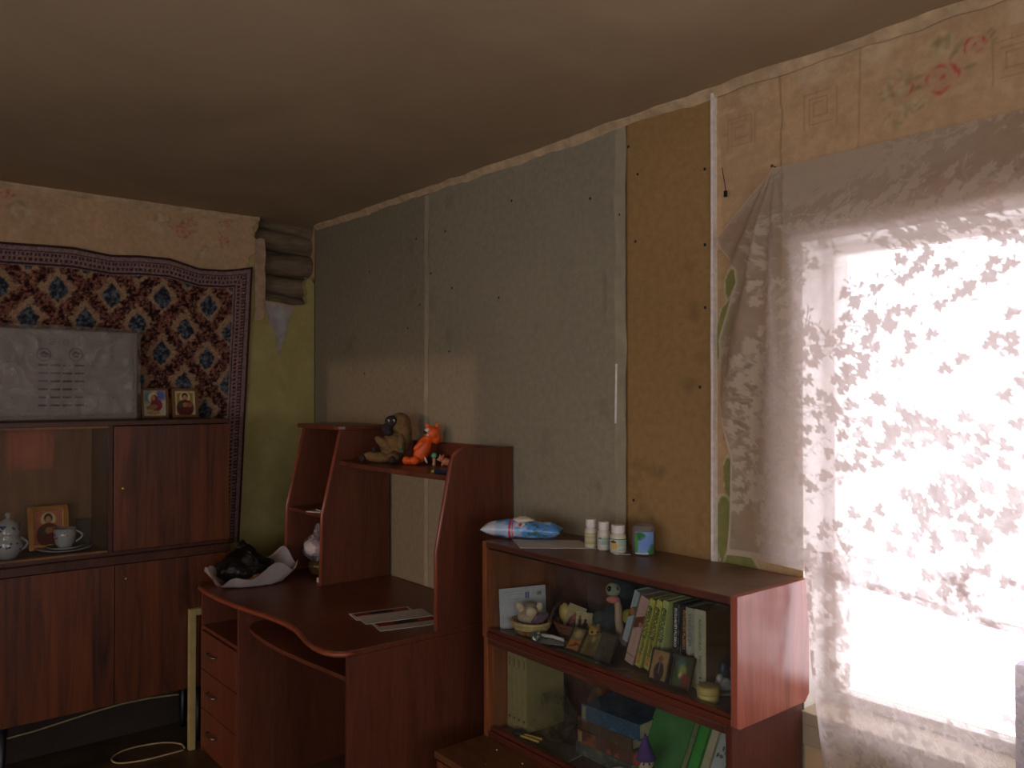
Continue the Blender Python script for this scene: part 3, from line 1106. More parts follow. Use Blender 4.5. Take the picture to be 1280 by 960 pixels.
# blue posy in the middle of every cell: wider below, pointed above
fa = a_ + b_
fb = a_ - b_
la, lb = (fa + .5) % 1 - .5, (fb + .5) % 1 - .5
px, pz = (la + lb) / 2, (la - lb) / 2
wid = .19 * np.clip(1 - ((pz + .02) / .23) ** 2, 0, 1) * (1 - .9 * np.clip(pz, 0, .2) / .2 * .6)
pos = np.clip((wid - np.abs(px) + .035 * sp2) * 26, 0, 1) * (np.abs(pz) < .26)
cv.mix(pos, (74, 80, 88))
cv.mix((sp1 - .05) * 9 * pos, (38, 40, 48), .8)
cv.mix((-sp1 - .25) * 9 * pos, (120, 126, 126), .7)
# border
inx, inz = CW - cv.X, CH - cv.Y
e = np.minimum(inx, inz)
bm_ = (e < .098).astype(float)
cv.mix(bm_, (140, 116, 110))
rep = np.where(inx < inz, cv.Y, cv.X)
for lo, hi, colr, per in ((.0, .012, (70, 44, 44), 0), (.028, .033, (70, 46, 44), 0), (.036, .050, (84, 52, 50), .016), (.054, .059, (148, 116, 96), 0), (.062, .076, (78, 48, 48), .02), (.083, .09, (60, 38, 38), 0)):
    mm = ((e >= lo) & (e < hi)).astype(float)
    if per:
        mm = mm * (np.sin(rep / per * 2 * PI) > -.1)
    cv.mix(mm, colr)
cv.speck(.10)
M['carpet'] = attr_mat('woven_carpet', 0.95, 0.1, bump=0.5, bs=260)
ty = np.array([-1.95, -1.7, -1.481, -1.199, -1.031, -.911, -.776, -.63, -.506, -.43, -.356])
tz = np.array([2.262, 2.255, 2.258, 2.263, 2.248, 2.257, 2.256, 2.224, 2.228, 2.240, 2.256])


def carpet_pos(X, Y):
    t = Y / CH
    y = X - (CW + .36) - .06 * (1 - t) * smooth01((X / CW - .5) * 2)
    top = np.interp(y, ty, tz)
    k = np.ones(9) / 9
    z = 0.84 + (top - 0.84) * t
    x = 0.014 + .009 * (1 + np.sin(y * 14)) * t + .004 * fbm(X, Y, 3, 66)
    return x, y, z


tag(cv.build('wall_carpet', M['carpet'], local=False, pos=carpet_pos, solid=.005, smooth=True),
    'patterned red and blue woven carpet hanging on the wall above the sideboard', 'carpet')

# ------------------------------------------------------------------ sideboard
SF = 0.34
YR, YL = -0.60, -2.52
sb = thing('sideboard', 'long polished walnut sideboard with sliding glass and plain doors', 'sideboard', (0.19, -1.56, 0))
S_, D_ = M['sideboard'], M['side_dark']
B(0.03, SF + .006, YL, YR, 1.462, 1.482).build('top_panel', D_, sb, bevel=.002)
B(0.03, SF - .004, YR - .018, YR, 0.92, 1.462).build('side_panel', D_, sb, bevel=.001)
B(0.03, SF - .004, YL, YL + .018, 0.92, 1.462).build('side_panel', D_, sb, bevel=.001)
B(0.03, SF - .004, -1.118, -1.100, 0.92, 1.462).build('divider', D_, sb)
B(0.03, SF - .004, -2.04, -2.022, 0.92, 1.462).build('divider', D_, sb)
B(0.03, 0.036, YL + .018, YR - .018, 0.92, 1.462).build('back_panel', M['side_in'], sb)
B(0.03, SF + .03, YL, YR, 0.868, 0.905).build('ledge', D_, sb, bevel=.003)
B(0.03, SF, YL, YR, 0.905, 0.921).build('cabinet_floor', D_, sb, bevel=.001)
# upper doors
for (y0, y1) in ((-1.098, YR - .001), (YL + .001, -2.043)):
    d = B(SF - .004, SF + .014, y0, y1, .924, 1.459).build('door', S_, sb, bevel=.0015)
    k = MB().lathe([(.007, 0), (.007, .002), (.004, .003)], n=12)
    k.v = [(SF + .014 + z, (y0 if y0 > -2 else y1 - .07) + .035 + x, 1.19 + y) for x, y, z in k.v]
    k.build('keyhole_plate', M['brass'], d)
for i, (y0, y1) in enumerate(((-1.60, -1.12), (-2.02, -1.56))):
    g = B(SF - .022 - .009 * i, SF - .017 - .009 * i, y0, y1, .925, 1.457).build('glass_pane', M['glass'], sb)
B(SF - .034, SF - .002, -2.02, -1.12, 0.921, 0.929).build('glass_track', M['side_in'], sb)
B(SF - .034, SF - .002, -2.02, -1.12, 1.452, 1.462).build('glass_track', M['side_in'], sb)
# lower cabinet
B(0.03, SF - .002, YL, YR, 0.268, 0.286).build('bottom_panel', D_, sb)
B(0.03, SF - .002, YR - .018, YR, 0.286, .868).build('side_panel', D_, sb)
B(0.03, SF - .002, YL, YL + .018, 0.286, .868).build('side_panel', D_, sb)
B(0.03, 0.036, YL + .018, YR - .018, 0.286, .868).build('back_panel', M['side_in'], sb)
ys = [YR, -1.094, -1.57, -2.05, YL]
for i in range(4):
    d = B(SF - .002, SF + .016, ys[i + 1] + .0015, ys[i] - .0015, .270, .864).build('door', S_, sb, bevel=.0015)
    k = MB().lathe([(.006, 0), (.006, .002), (.003, .003)], n=10)
    k.v = [(SF + .016 + z, ys[i + 1] + .045 + x, .80 + y) for x, y, z in k.v]
    k.build('keyhole_plate', M['brass'], d)
for (x, y) in ((.29, -.72), (.29, -1.5), (.29, -2.4), (.08, -.72), (.08, -2.4)):
    MB().lathe([(.012, 0), (.013, .03), (.022, .268)], (x, y, 0), 14).build('leg', M['black'], sb, smooth=True)

# ------------------------------------------------------------------ wrapped heater panel on the sideboard
M['heater'] = plain('grey_enamel', (126, 116, 98), 0.45, 0.05, 6)
M['heater_mark'] = plain('embossed_symbol', (62, 56, 48), 0.6, 0.05)
ht = thing('gas_heater', 'grey metal heater panel with vent slots, wrapped in clear plastic film', 'heater', (0.16, -1.28, 1.482))
HX = 0.195
B(0.10, HX, -1.62, -0.962, 1.483, 1.878).build('casing', M['heater'], ht, bevel=.008)
for r in range(6):
    z = 1.722 - r * .0345
    for c in range(4):
        y = -1.362 + c * .0465
        B(HX - .001, HX + .0014, y, y + .038, z - .0042, z + .0042).build('vent_slot', M['dark'], ht)
for (y, z) in ((-1.341, 1.766), (-1.218, 1.769)):
    d = MB().lathe([(.029, 0), (.029, .003), (.0235, .003), (.0235, .001)], n=28)
    d.v = [(HX + q[2], y + q[0], z + q[1]) for q in d.v]
    rg = d.build('dial_ring', M['black'], ht, smooth=False)
    d = MB().lathe([(.0235, 0), (.0235, .0016)], n=24)
    d.v = [(HX + .001 + q[2], y + q[0], z + q[1]) for q in d.v]
    d.build('dial_face', M['heater'], rg)
    d = MB()
    for k in range(5):
        a = k * 1.25 + .4
        d.ball((HX + .0035, y + .010 * math.cos(a), z + .010 * math.sin(a)), (.001, .008, .0045), 8, 5)
    d.build('dial_symbol', M['black'], rg)
for i, y in enumerate((-1.365, -1.310, -1.256, -1.203)):
    d = MB()
    d.tube([(HX + .0005, y + .012 * math.cos(t * PI / 5), 1.822 + .012 * math.sin(t * PI / 5)) for t in range(10)], .0016, 5, True)
    d.tube([(HX + .0005, y - .006, 1.818), (HX + .0005, y + .005, 1.828 - .004 * (i % 2))], .0016, 5)
    d.build('embossed_symbol', M['heater_mark'], ht)
for (y, z) in ((-1.073, 1.764), (-1.066, 1.582), (-1.473, 1.733), (-1.457, 1.583)):
    d = MB().lathe([(.005, 0), (.005, .0012)], n=10)
    d.v = [(HX + q[2], y + q[0], z + q[1]) for q in d.v]
    d.build('screw_hole', M['dark'], ht)
M['wrap'] = film('clear_wrapping_film', (250, 250, 250), .30, .12, wrinkle=1.0, ws=9, body=(190, 184, 172))


def wrapf(u, v):
    y, z = -1.66 + .715 * u, 1.484 + .41 * v
    e_ = min(u, 1 - u, v, 1 - v)
    return (HX + .006 + .012 * abs(mnoise.noise((y * 9, z * 9, 2))) + .006 * mnoise.noise((y * 25, z * 25, 5)) - .03 * max(0, .06 - e_) / .06, y, z + .006 * mnoise.noise((y * 12, 0, 0)) * v)


MB().grid(wrapf, 110, 70).build('plastic_wrap', M['wrap'], ht, smooth=True)


# ------------------------------------------------------------------ small devotional pictures
def icon_mother(c):
    c.speck(.03)
    c.ell(.25, .75, .22, .22, (96, 140, 150), soft=.8)
    c.ell(.78, .8, .2, .2, (92, 104, 168), soft=.8)
    c.ell(.43, .72, .22, .2, (226, 206, 150))
    c.ell(.5, .66, .16, .17, (118, 40, 40))
    c.ell(.58, .42, .27, .24, (128, 44, 44))
    c.ell(.45, .70, .09, .10, (186, 136, 100))
    c.ell(.38, .34, .26, .10, (150, 110, 70), .2)
    c.ell(.45, .13, .3, .08, (176, 140, 84))


def icon_saint(c):
    c.speck(.03)
    c.ell(.5, .74, .26, .21, (228, 204, 140))
    c.ell(.5, .78, .15, .14, (44, 26, 20))
    c.ell(.5, .72, .10, .12, (196, 144, 100))
    c.ell(.5, .28, .42, .36, (96, 38, 34))
    c.ell(.32, .42, .16, .10, (60, 70, 44), .5)
    c.ell(.7, .42, .16, .10, (150, 96, 60), -.5)
    c.ell(.5, .42, .12, .10, (176, 120, 84))


def icon_group(c):
    c.speck(.04)
    c.ell(.25, .4, .14, .4, (84, 30, 40))
    c.ell(.25, .78, .08, .1, (120, 70, 60))
    c.ell(.62, .3, .25, .32, (96, 40, 50))
    c.ell(.6, .66, .1, .1, (70, 36, 36))
    c.ell(.78, .3, .1, .2, (214, 190, 160))


def icon_robe(c):
    c.speck(.04)
    c.ell(.5, .3, .34, .36, (128, 62, 66))
    c.ell(.5, .62, .14, .13, (150, 90, 70))
    c.ell(.45, .25, .12, .2, (170, 104, 100))


def icon_man(c):
    c.speck(.03)
    c.ell(.5, .28, .3, .34, (56, 42, 40))
    c.ell(.5, .72, .12, .13, (140, 76, 54))
    c.ell(.5, .42, .05, .2, (130, 110, 90))


def icon_colour(c):
    c.speck(.06)
    c.ell(.35, .78, .25, .2, (84, 110, 110), soft=.8)
    c.ell(.5, .5, .22, .24, (150, 156, 84), soft=.7)
    c.ell(.45, .35, .12, .12, (216, 196, 160), soft=.6)
    c.ell(.68, .24, .24, .22, (130, 50, 40), soft=.7)
    c.ell(.3, .16, .24, .14, (70, 96, 60), soft=.7)


def icon_gold(c):
    c.speck(.16)
    c.ell(.5, .4, .3, .4, (96, 74, 34), k=.7, soft=.8)
    c.ell(.5, .7, .14, .14, (190, 160, 84), soft=.8)


def icon_orange(c):
    c.speck(.1)
    c.rect(0, 1, 0, .45, (178, 112, 50))
    c.ell(.4, .2, .3, .05, (110, 64, 30), .3)
    c.ell(.7, .3, .25, .05, (110, 64, 30), -.2)
    c.ell(.5, .75, .3, .2, (186, 160, 108), soft=.6)


M['icon_wood'] = wood('icon_frame_wood', (92, 56, 24), (136, 88, 40), (20, 20, 4), .4)
M['gold'] = plain('gilt_frame', (170, 128, 72), 0.2, 0.08, metal=1.0)
M['dark_wood'] = wood('dark_icon_wood', (44, 28, 18), (74, 50, 32), (16, 16, 3), .5)


def picture(name, label, cat, loc, rot, w, h, t, fw, fmat, base, fn, res=.003, group=None, mount=None):
    """framed picture standing on its lower edge; local front faces -y"""
    p = thing(name, label, cat, loc, rot, group)
    p.location.z += t * abs(math.sin(rot[0]))
    fr = MB()
    fr.box(-w / 2, w / 2, 0, t, 0, fw).box(-w / 2, w / 2, 0, t, h - fw, h)
    fr.box(-w / 2, -w / 2 + fw, 0, t, fw, h - fw).box(w / 2 - fw, w / 2, 0, t, fw, h - fw)
    fr.build('frame', fmat, p, local=True, bevel=.0012)
    B(-w / 2 + fw, w / 2 - fw, t * .45, t, fw, h - fw).build('backing', M['dark_wood'], p, local=True)
    iw, ih = w - 2 * fw, h - 2 * fw
    c = Canvas(iw, ih, res, base)
    if mount is not None:
        c.rect(0, 1, 0, 1, mount)
        c2 = c
        c.rect(.1, .9, .09, .91, base)
    fn(c)
    c.build('picture', M['attr'], p, loc=(0, t * .4, fw))
    return p


def card(name, label, cat, loc, rot, w, h, t, base, fn, group=None, side=None, res=.003):
    p = thing(name, label, cat, loc, rot, group)
    p.location.z += t * abs(math.sin(rot[0])) + w / 2 * abs(math.sin(rot[1]))
    B(-w / 2, w / 2, 0.0004, t, 0, h).build('card', side or M['paper'], p, local=True)
    c = Canvas(w * .98, h * .98, res, base)
    fn(c)
    c.build('print', M['attr'], p, loc=(0, 0, h * .01))
    return p


FACE_X = PI / 2         # rotate local -y front to face +x
picture('framed_icon', 'framed icon of a figure bending over an infant, beside the wrapped heater', 'icon', (.115, -.862, 1.4835), (math.radians(-8), 0, FACE_X), .122, .142, .014, .011, M['icon_wood'], (196, 184, 150), icon_mother)
picture('framed_icon', 'framed icon of a single haloed saint, nearest the carpet border', 'icon', (.115, -.722, 1.4835), (math.radians(-8), 0, FACE_X), .122, .142, .014, .013, M['icon_wood'], (150, 128, 66), icon_saint, mount=(206, 184, 140))

# ------------------------------------------------------------------ behind the sideboard glass
FZ = 0.9212
picture('gilt_framed_icon', 'gilt framed icon standing behind the cabinet glass', 'icon', (.14, -1.305, FZ + .002), (math.radians(-10), 0, FACE_X), .155, .19, .014, .022, M['gold'], (196, 118, 88), icon_saint)
M['china'] = plain('white_china', (168, 168, 164), 0.12, 0.03, spec=.6)
M['china_blue'] = plain('blue_china_flower', (72, 84, 128), 0.15, 0.1)
M['china_red'] = plain('red_china_flower', (150, 60, 50), 0.15, 0.1)


def dots(parent, c, r, zs, n, mat, size, name='painted_flower', seed=0):
    d = MB()
    rr = random.Random(seed)
    for i in range(n):
        a = rr.uniform(0, 2 * PI)
        z = rr.uniform(*zs)
        rad = r(z) if callable(r) else r
        d.ball((c[0] + rad * math.cos(a), c[1] + rad * math.sin(a), c[2] + z), (size, size, size * .8), 6, 4)
    return d.build(name, mat, parent, kind='stuff')


tp = thing('sugar_bowl', 'white china sugar bowl with blue flowers and a knobbed lid behind glass', 'bowl', (.24, -1.475, FZ))
MB().lathe([(.022, 0), (.032, .004), (.048, .03), (.054, .055), (.048, .08), (.040, .095), (.044, .102)], (.24, -1.475, FZ), 28).build('body', M['china'], tp, smooth=True)
lid = MB().lathe([(.045, .102), (.045, .108), (.042, .13), (.034, .15), (.018, .162), (.007, .166), (.006, .172), (.011, .178), (.010, .188), (.003, .193)], (.24, -1.475, FZ), 28).build('lid', M['china'], tp, smooth=True)
hd = MB().tube([(.24, -1.475 + .045 + .026 * math.sin(t * PI / 8), FZ + .085 - .055 * t / 8) for t in range(9)], .005, 8)
hd.build('handle', M['china'], tp, smooth=True)
dots(tp, (.24, -1.475, FZ), .0515, (.035, .075), 40, M['china_blue'], .0055, seed=3)
dots(lid, (.24, -1.475, FZ), .0415, (.118, .14), 26, M['china_blue'], .006, seed=4)
pl = MB().lathe([(.03, .0), (.05, .002), (.103, .014), (.105, .017), (.05, .006), (.01, .005)], (.19, -1.255, FZ), 40).build('plate', M['china'], smooth=True)
tag(pl, 'wide white china plate under the flowered cup behind glass', 'plate')
sc_ = MB().lathe([(.03, 0), (.04, .003), (.068, .014), (.069, .017), (.04, .007), (.01, .006)], (.19, -1.255, FZ + .0065), 36).build('saucer', M['china'], smooth=True)
tag(sc_, 'small white saucer between the cup and the wide plate', 'saucer')
cp = thing('tea_cup', 'white china tea cup with red flowers standing on a saucer behind glass', 'cup', (.19, -1.255, FZ + .0137))
cz = FZ + .0137
MB().lathe([(.022, 0), (.026, .003), (.036, .02), (.042, .05), (.044, .085), (.042, .085), (.039, .05), (.03, .018), (.01, .01)], (.19, -1.255, cz), 32).build('bowl', M['china'], cp, smooth=True)
MB().tube([(.19 + .01, -1.255 + .04 + .026 * math.sin(t * PI / 8), cz + .074 - .05 * t / 8) for t in range(9)], .004, 8).build('handle', M['china'], cp, smooth=True)
dots(cp, (.19, -1.255, cz), .041, (.035, .07), 12, M['china_red'], .005, seed=6)
M['tumbler'] = glass_mat('drinking_glass', (225, 228, 222), .06)
gl = MB().lathe([(.024, 0), (.03, .004), (.033, .12), (.0315, .12), (.028, .01), (.01, .008)], (.12, -1.165, FZ), 24).build('drinking_glass', M['tumbler'], smooth=True)
tag(gl, 'tall clear drinking glass at the right end behind cabinet glass', 'glass')

# ------------------------------------------------------------------ computer desk
DL, DR = 0.40, 1.718
dk = thing('computer_desk', 'cherry laminate computer desk with a wavy front edge and raised hutch', 'desk', (1.06, -.38, 0))
K = M['desk']
front = [(DL, -.70), (DL + .02, -.755), (.47, -.775), (.60, -.783), (.75, -.780), (.882, -.769), (1.0, -.752), (1.08, -.739), (1.18, -.727), (1.266, -.724),
         (1.35, -.728), (1.43, -.744), (1.50, -.760), (1.58, -.771), (1.65, -.768), (1.69, -.752), (1.712, -.725), (1.720, -.69)]
top = [(DL, -.012)] + front + [(1.720, -.012)]
MB().prism(top, 'z', .728, .75).build('desktop', K, dk, bevel=.004)
ed = MB()
ed.tube([(x, y, .739) for x, y in front], .0085, 8)
ed.build('edge_band', M['desk_edge'], dk, smooth=True)
B(1.70, DR, -.715, -.02, 0, .728).build('side_panel', K, dk, bevel=.001)
B(DL + .005, DL + .021, -.745, -.02, 0, .728).build('side_panel', K, dk, bevel=.001)
B(.845, .861, -.750, -.02, 0, .728).build('side_panel', K, dk, bevel=.001)
B(.861, 1.70, -.05, -.034, .35, .728).build('modesty_panel', K, dk)
B(DL + .021, .845, -.745, -.03, .548, .563).build('niche_shelf', K, dk)
B(DL + .021, .845, -.04, -.028, 0, .728).build('back_panel', K, dk)
for i in range(3):
    z = .03 + i * .172
    d = B(DL + .024, .842, -.752, -.736, z, z + .168).build('drawer_front', K, dk, bevel=.0015)
    hx = .575
    hd = MB().tube([(hx - .045, -.752, z + .09), (hx - .045, -.768, z + .09), (hx - .03, -.772, z + .09), (hx + .03, -.772, z + .09), (hx + .045, -.768, z + .09), (hx + .045, -.752, z + .09)], .004, 8)
    hd.build('handle', M['metal'], d, smooth=True)
B(DL + .021, .845, -.735, -.73, 0, .03).build('plinth', K, dk)
tr = [(.866, -.10), (.866, -.69), (.93, -.735), (1.027, -.751), (1.15, -.758), (1.282, -.757), (1.45, -.743), (1.60, -.725), (1.695, -.715), (1.695, -.10)]
t_ = MB().prism(tr, 'z', .645, .660).build('keyboard_tray', K, dk, bevel=.002)
B(.862, .868, -.6, -.15, .662, .69).build('runner', M['metal'], t_)
B(1.693, 1.699, -.6, -.15, .662, .69).build('runner', M['metal'], t_)


def hutch_panel(name, prof, x0, x1):
    o = MB().prism(prof, 'x', x0, x1).build(name, K, dk, bevel=.001)
    eb = MB()
    eb.tube([((x0 + x1) / 2, p[0] - .001, p[1]) for p in prof[1:-1]], (x1 - x0) / 2, 6)
    eb.build('edge_band', M['desk_edge'], o, smooth=True)
    return o


hutch_panel('hutch_side', [(-.012, .75), (-.360, .75), (-.360, 1.035), (-.297, 1.345), (-.285, 1.372), (-.262, 1.390), (-.235, 1.396), (-.012, 1.396)], 1.702, 1.718)
hutch_panel('hutch_partition', [(-.012, .75), (-.360, .75), (-.353, 1.06), (-.264, 1.435), (-.012, 1.435)], .797, .813)
hutch_panel('hutch_side', [(-.012, .75), (-.345, .75), (-.340, 1.06), (-.250, 1.435), (-.012, 1.435)], DL + .002, DL + .018)
MB().prism([(DL - .015, -.008), (DL - .015, -.27), (DL - .005, -.283), (DL + .02, -.288), (.79, -.288), (.82, -.28), (.832, -.255), (.835, -.22), (.835, -.008)], 'z', 1.435, 1.455).build('hutch_top', K, dk, bevel=.004)
MB().prism([(.813, -.012), (.813, -.270), (.90, -.287), (1.05, -.302), (1.2, -.308), (1.35, -.310), (1.5, -.308), (1.62, -.302), (1.702, -.295), (1.702, -.012)], 'z', 1.280, 1.300).build('hutch_shelf', K, dk, bevel=.003)
B(.813, 1.702, -.020, -.010, 1.300, 1.392).build('hutch_back_rail', K, dk)
B(DL + .018, .797, -.018, -.010, .752, 1.435).build('hutch_back', K, dk)
B(DL + .018, .797, -.335, -.018, 1.040, 1.056).build('hutch_shelf', K, dk, bevel=.001)

# pale board leaning at the end of the desk
bd = MB().box(.362, .388, -.79, -.762, .0, .63).box(.362, .388, -.762, -.62, .60, .63).box(.362, .388, -.62, -.60, 0, .63).build('wooden_frame', plain('pale_raw_timber', (168, 152, 96), .8, .08), bevel=.002)
tag(bd, 'pale thin wooden frame standing upright between sideboard and desk', 'frame')
cord = MB().tube(curve_pts([(x, y, .006) for x, y in ((.355, -.80), (.30, -.80), (.24, -.85), (.21, -.93), (.21, -1.02), (.26, -1.08), (.33, -1.07), (.37, -.98), (.375, -.90), (.375, -.81))]), .004, 6)
tag(cord.build('power_cord', M['cord'], smooth=True), 'pale thin cord looped on the floor at the foot of the wooden frame', 'cord')
cord = MB().tube([(.024 + .004 * math.sin(t * .9), -2.3 + t * .12, .13 + .02 * math.sin(t * .7)) for t in range(15)], .004, 6)
tag(cord.build('power_cord', M['cord'], smooth=True), 'pale cord running low along the wall under the sideboard', 'cord')
struct(B(0, .018, -3.6, 0, 0, .262).build('wall_strip_left', plain('dark_brown_strip', (48, 36, 26), .7, .1)))  # dark strip added over the lower wall, darkening it under the sideboard
struct(B(0, 2.9, -.016, 0, 0, .07).build('baseboard_right', M['side_dark']))


def crumple(o, amp, s, seed=0):
    for v in o.data.vertices:
        c = v.co
        d = mnoise.noise_vector((c.x * s + seed, c.y * s, c.z * s)) + .5 * mnoise.noise_vector((c.x * s * 2.7, c.y * s * 2.7 + seed, c.z * s * 2.7))
        v.co = c + d * amp
    return o


# white bag spread on the desk with a dark bag on it
M['white_bag'] = cloth_thin('white_plastic_bag', (206, 196, 190), .25)


def wb(u, v):
    a = 2 * PI * u
    r = v
    ca, sa = math.cos(a), math.sin(a)
    x = .555 + .150 * r * ca * (1 + .07 * math.sin(3 * a))
    y = -.570 + .212 * r * sa * (1 + .06 * math.sin(2 * a + 1))
    lift = max(0, r - .68) / .32
    z = .753 + .055 * lift ** 1.2 * (1 + .5 * math.sin(3 * a + 1.0) + .35 * math.sin(7 * a)) + .004 * abs(mnoise.noise((x * 30, y * 30, 0)))
    z += .045 * lift * max(0, math.sin(a)) ** 2
    return x, y, max(z, .7525)


o = MB().grid(wb, 96, 22).build('white_plastic_bag', M['white_bag'], smooth=True)
tag(o, 'white plastic bag spread open on the desk under a dark bag', 'bag')
M['black_bag'] = film('thin_black_plastic', (150, 120, 80), .8, .25, wrinkle=.9, ws=18, body=(26, 22, 18))
o = MB()
o.ball((.54, -.60, .818), (.10, .128, .066), 44, 26)
db = o.build('dark_plastic_bag', M['black_bag'], smooth=True, origin=(.54, -.60, .755))
for v in db.data.vertices:
    t = max(0, v.co.z - .03) / .1
    n_ = mnoise.noise((v.co.x * 14, v.co.y * 14, v.co.z * 10))
    v.co.z += .06 * t * n_ + .055 * t * max(0, 1 - abs(v.co.y - .02) / .05)
    v.co.x += .02 * mnoise.noise((v.co.y * 20, v.co.z * 20, 1))
    v.co.y += .02 * mnoise.noise((v.co.z * 20, v.co.x * 20, 4))
    v.co.z = max(v.co.z, .004)
tag(db, 'crumpled black plastic bag lying on the white bag on the desk', 'bag')
o = MB().ball((.575, -.57, .795), (.06, .085, .035), 30, 18).build('food_lump', plain('golden_brown_food', (122, 84, 40), .45, .4, 28), smooth=True)
crumple(o, .012, 22)
tag(o, 'golden brown lump showing through the crumpled black bag', 'food')

# leaflets on the desk
def leaflet(c):
    c.rect(.06, .94, .55, .86, (84, 40, 44))
    c.rect(.06, .28, .55, .86, (150, 44, 48))
    c.rect(.34, .62, .55, .86, (52, 40, 38))
    c.rect(.66, .86, .58, .84, (168, 60, 52))


def flat_sheet(name, label, cat, cx, cy, z, w, h, yaw, base, fn, t=.0012, res=.004, group=None):
    p = thing(name, label, cat, (cx, cy, z), (0, 0, yaw), group)
    B(-w / 2, w / 2, -h / 2, h / 2, 0, t).build('paper', M['paper'], p, local=True)
    c = Canvas(w * .985, h * .985, res, base)
    fn(c)
    o = c.build('print', M['attr'], p, pos=lambda X, Y: (X - w * .985 / 2, Y - h * .985 / 2, 0 * X + t + .0003))
    return p




def leaflet_v(c):
    c.rect(.08, .50, .05, .95, (80, 40, 40))
    c.rect(.08, .50, .05, .3, (146, 44, 48))
    c.rect(.08, .50, .36, .62, (50, 40, 38))
    c.rect(.12, .48, .70, .92, (160, 62, 54))
    c.speck(.05)


flat_sheet('leaflet', 'white leaflet with a dark red photo strip nearest the desk edge', 'leaflet', 1.562, -.385, .7503, .115, .245, math.radians(-14), (200, 192, 176), leaflet_v, t=.001)
flat_sheet('leaflet', 'white leaflet with a red strip half hidden under the blank sheet', 'leaflet', 1.385, -.385, .7503, .105, .24, math.radians(-12), (200, 192, 176), leaflet_v, t=.001)
flat_sheet('paper_sheet', 'blank white sheet lying on top of two leaflets on the desk', 'paper', 1.455, -.375, .7518, .115, .265, math.radians(-12), (204, 198, 186), lambda c: c.speck(.02), t=.001)

# things in the left bay of the hutch
M['clear_bag'] = film('clear_bag_film', (235, 232, 235), .30, .15, wrinkle=.9, ws=22, body=(200, 194, 196))
bg_ = MB()
bg_.ball((.58, -.235, .872), (.105, .075, .10), 40, 26)
o = bg_.build('clear_plastic_bag', M['clear_bag'], smooth=True, origin=(.58, -.235, .753))
crumple(o, .022, 16, 3)
for v in o.data.vertices:
    v.co.z = max(v.co.z, .001)
    if v.co.z > .16:
        v.co.x *= .7
        v.co.y *= .7
        v.co.z += (v.co.z - .16) * .3
tag(o, 'filled clear plastic bag in the lower bay of the hutch', 'bag')
o = MB().ball((.57, -.27, .875), (.075, .045, .04), 22, 14).build('tissue', plain('white_tissue', (206, 200, 196), .9, .06), smooth=True)
crumple(o, .012, 22, 5)
tag(o, 'white tissue wad inside the clear bag in the hutch', 'tissue')
o = MB().lathe([(.03, 0), (.05, .012), (.062, .045), (.058, .062), (.03, .068)], (.62, -.265, .754), 26).build('dark_jar', plain('dark_olive_glaze', (70, 58, 26), .25, .3, 18), smooth=True)
tag(o, 'dark olive glazed pot at the bottom of the clear bag', 'pot')
o = MB().box(.735, .79, -.345, -.31, .7505, .772).build('white_box', M['paper'], bevel=.002)
tag(o, 'tiny white box on the desk against the hutch partition', 'box')
for i, (cx, cy, w, h, yaw, col) in enumerate(((.66, -.235, .14, .19, .5, (190, 186, 176)), (.70, -.22, .12, .17, -.1, (88, 84, 84)))):
    flat_sheet('booklet', ('pale folded booklet on the small hutch shelf', 'dark grey booklet on top of the pale one on the hutch shelf')[i], 'booklet', cx, cy, 1.0565 + .005 * i, w, h, yaw, col, lambda c: c.speck(.08), t=.004)

# ------------------------------------------------------------------ toys on the hutch shelf
CAMYAW = math.radians(50.5)
TZ = 1.3003
M['plush_brown'] = plain('brown_plush', (112, 88, 52), .95, .18, 60, bump=1.0, bs=260)
M['plush_dark'] = plain('dark_plush_face', (40, 30, 28), .8, .15)
M['eye_white'] = plain('eye_white', (214, 206, 196), .3, .03)
M['eye_black'] = plain('eye_black', (14, 12, 12), .2, .05)
M['orange'] = plain('orange_rubber', (226, 92, 30), .5, .06, 30)

mk = thing('plush_monkey', 'brown plush monkey with long hair and dark face sitting on the hutch shelf', 'toy', (1.060, -.172, TZ + .002), (0, 0, CAMYAW))
mk.scale = (1.14, 1.14, 1.08)
b_ = MB()
b_.ball((.02, .01, .06), (.05, .042, .06), 20, 14)
b_.ball((.045, .01, .155), (.043, .045, .045), 20, 14)
b_.ball((.066, .012, .11), (.026, .04, .07), 16, 12)
b_.ball((-.035, -.02, .022), (.055, .024, .022), 16, 10, (0, .15, 0))
b_.ball((.03, -.045, .024), (.026, .045, .024), 16, 10)
b_.ball((-.01, -.02, .075), (.045, .016, .018), 14, 10, (0, .7, 0))
b_.ball((.055, -.03, .07), (.016, .02, .045), 14, 10)
b_.build('body', M['plush_brown'], mk, local=True, voxel=.0035)
f_ = MB()
f_.ball((.018, -.022, .165), (.026, .022, .024), 16, 10)
f_.ball((.002, -.030, .138), (.022, .020, .020), 16, 10)
f_.ball((.006, -.026, .122), (.020, .018, .016), 16, 10)
fc = f_.build('face', M['plush_dark'], mk, local=True, voxel=.003)
for x in (.010, .030):
    e_ = MB().ball((x, -.043, .168), (.0042, .003, .0052), 10, 8).build('eye', M['eye_white'], fc, local=True, smooth=True)
    MB().ball((x - .001, -.0452, .167), (.0026, .0018, .0034), 8, 6).build('pupil', M['eye_black'], fc, local=True, smooth=True)
for (x, y, z) in ((-.09, -.025, .018), (.03, -.088, .016)):
    MB().ball((x, y, z), (.014, .014, .016), 12, 8).build('foot_pad', M['plush_dark'], mk, local=True, smooth=True)
for q in ((-.045, -.03, .052), (.056, -.047, .03)):
    MB().ball(q, (.010, .009, .013), 10, 8).build('hand_pad', M['plush_dark'], mk, local=True, smooth=True)
